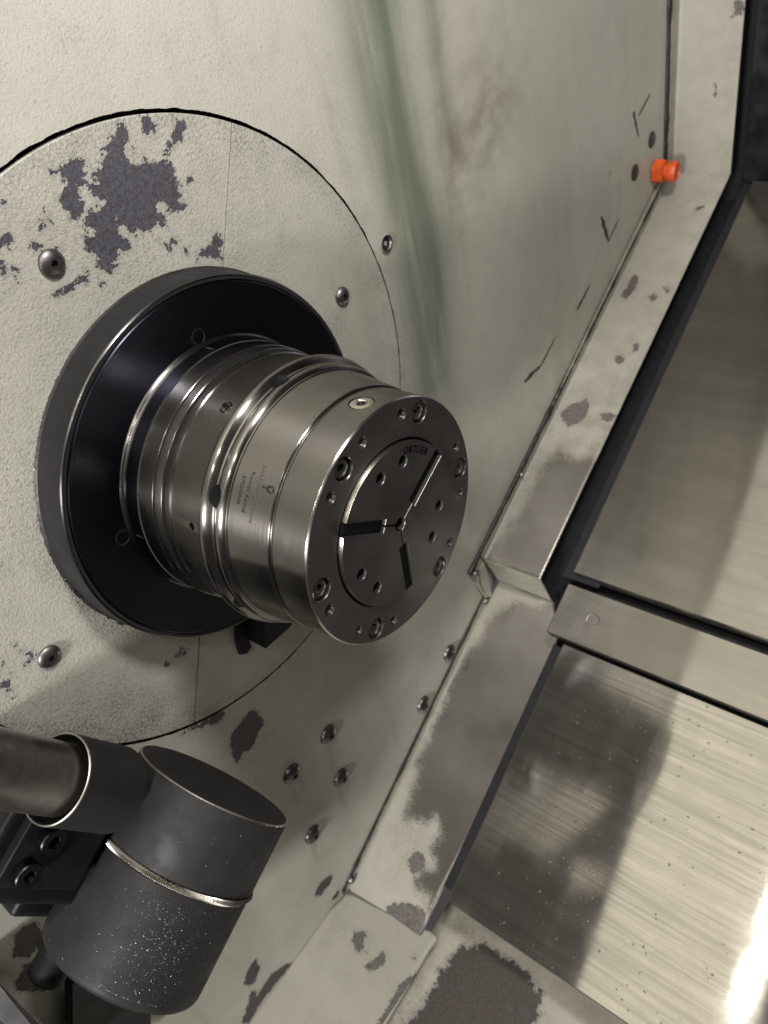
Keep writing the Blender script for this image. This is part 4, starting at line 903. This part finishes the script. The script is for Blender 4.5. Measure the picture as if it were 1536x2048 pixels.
# gutter lip at the lower-left corner
gl = empty('gutter_sheet', (-.33, -.27, 0), 'small bent grey sheet edge in the bottom left corner below the swing arm', 'sheet edge')
g = G(); a = Vector((-.3150, -.19, 0)); b = Vector((-.3315, -.33, 0)); rows = []
for p in (a, b):
    rows.append([len(g.v)+k for k in range(4)]); d = (b-a).normalized(); s_ = Vector((-d.y, d.x, 0))*-1
    g.v += [tuple(p+s_*.012+W3*.0015), tuple(p+W3*.0022), tuple(p-s_*.002+W3*.006), tuple(p-s_*.003+W3*.10)]
for k in range(3): g.f.append((rows[0][k], rows[0][k+1], rows[1][k+1], rows[1][k]))
obj('sheet', make(g.v, g.f, plain('gutter_paint', (.17, .17, .17), .45, noise=.2), 30), gl)

# ------------------------------------------------------------------ droplets, swarf
def blobs(pts, mat, name, label, cat, r=(.0010, .0022)):
    g = G()
    for p, nz in pts:
        m = frame(p, nz); rr = rng.uniform(*r); t = G().lathe([(rr, -.0002), (rr*.93, rr*.35), (rr*.62, rr*.68), (rr*.25, rr*.82), (0, rr*.85)], 14)
        o0 = len(g.v); sx = rng.uniform(.8, 1.2)
        g.v += [tuple(m@Vector((q[0]*sx, q[1]/sx, q[2]))) for q in t.v]; g.f += [tuple(o0+i for i in q) for q in t.f]
    return tag(obj(name, make(g.v, g.f, mat, 80)), label, cat, kind='stuff')
pts = []
for t in (.09, .11, .13, .33, .36, .52, .55, .71, .86): pts.append((Vector((.792, -.1095, .001)).lerp(Vector((.2465, -.3575, .001)), t)+Vector((rng.uniform(-.003, .003), 0, .0012)), Vector((0, .2, 1))))
for t in (.02, .3, .5, .55): pts.append((EN(.69-t*.55, -.4398, rng.uniform(.03, .075)), N3))
blobs(pts, WATER, 'coolant_drops', 'clear coolant drops along the dark seam of the long guard', 'droplets')
def flakes(n, place, name, label, size):
    g = G(); k = 0
    while k < n:
        p, nz = place(k); nz = Vector(nz)
        m = frame(p, nz+Vector((rng.uniform(-.6, .6), rng.uniform(-.6, .6), rng.uniform(-.6, .6)))) @ Matrix.Rotation(rng.uniform(0, 2*PI), 4, 'Z')
        a = rng.uniform(*size); b = a*rng.uniform(.25, .6); i = len(g.v)
        g.v += [tuple(m@Vector(q)) for q in ((-a, -b, 0), (a, -b*.6, .0001), (a*.8, b, .0002), (-a*.7, b*.8, -.0001))]; g.f.append((i, i+1, i+2, i+3)); k += 1
    return tag(obj(name, make(g.v, g.f, CHIPM, 0)), label, 'metal swarf', kind='stuff')
def on_hub(k):
    ax = rng.gauss(-.088, .018) if rng.random() < .85 else rng.uniform(-.12, -.005)
    th = rng.gauss(-.68, .24) if rng.random() < .85 else rng.uniform(-1.9, .5)
    ax = max(HB+.007, min(-.006, ax))
    if RG-.006 < ax < RG+.006: ax -= .013
    d = W3*math.cos(th)-N3*math.sin(th)
    return EN(E0+ax, HN, WH)+d*(HR+.0001), d
flakes(1100, on_hub, 'swarf_on_hub', 'tiny bright metal flakes stuck on the black swing-arm hub', (.00012, .00034))
def on_cover(k):
    e_ = rng.uniform(-.24, .04); w_ = rng.uniform(.17, .45)
    if rng.random() < .55: e_ = rng.gauss(-.17, .045); w_ = rng.gauss(.285, .045)
    e_ = max(-.243, min(.047, e_)); w_ = max(.14, w_)
    return EN(e_, -.4663, w_), N3
flakes(300, on_cover, 'swarf_on_cover', 'tiny metal flakes scattered on the wide brushed steel cover', (.0002, .0006))
pts = [(EN(rng.uniform(-.24, .045), -.4665, rng.uniform(.16, .42)), N3) for k in range(150)]
blobs(pts, WATER, 'coolant_drops', 'tiny clear coolant drops on the wide brushed steel cover', 'droplets', r=(.0005, .0013))
def on_rim(k):
    a = rng.uniform(math.radians(115), math.radians(250)); r = .1292+rng.uniform(0, .0016)
    return Vector((r*math.cos(a), r*math.sin(a), rng.uniform(.0002, .0016))), Vector((0, 0, 1))
flakes(150, on_rim, 'swarf_at_flange', 'tiny metal flakes gathered round the foot of the black flange', (.0003, .0009))
# black residue in the corner between flange and plate
g = G(); rs = np.random.RandomState(9); prev = None; n_ = 300; R0 = []
for k in range(n_):
    a = 2*PI*k/n_; wd = .0006+.0009*max(0, math.cos(a-math.radians(205)))**2*(1+.5*rs.randn())
    R0.append((a, max(.0004, wd)))
ra = g.ring([(.1286*math.cos(a), .1286*math.sin(a), .0022) for a, w in R0]); rb = g.ring([((.1292+w)*math.cos(a), (.1292+w)*math.sin(a), .0003) for a, w in R0]); g.bridge(ra, rb)
obj('residue', make(g.v, g.f, SEAL, 60), fl)
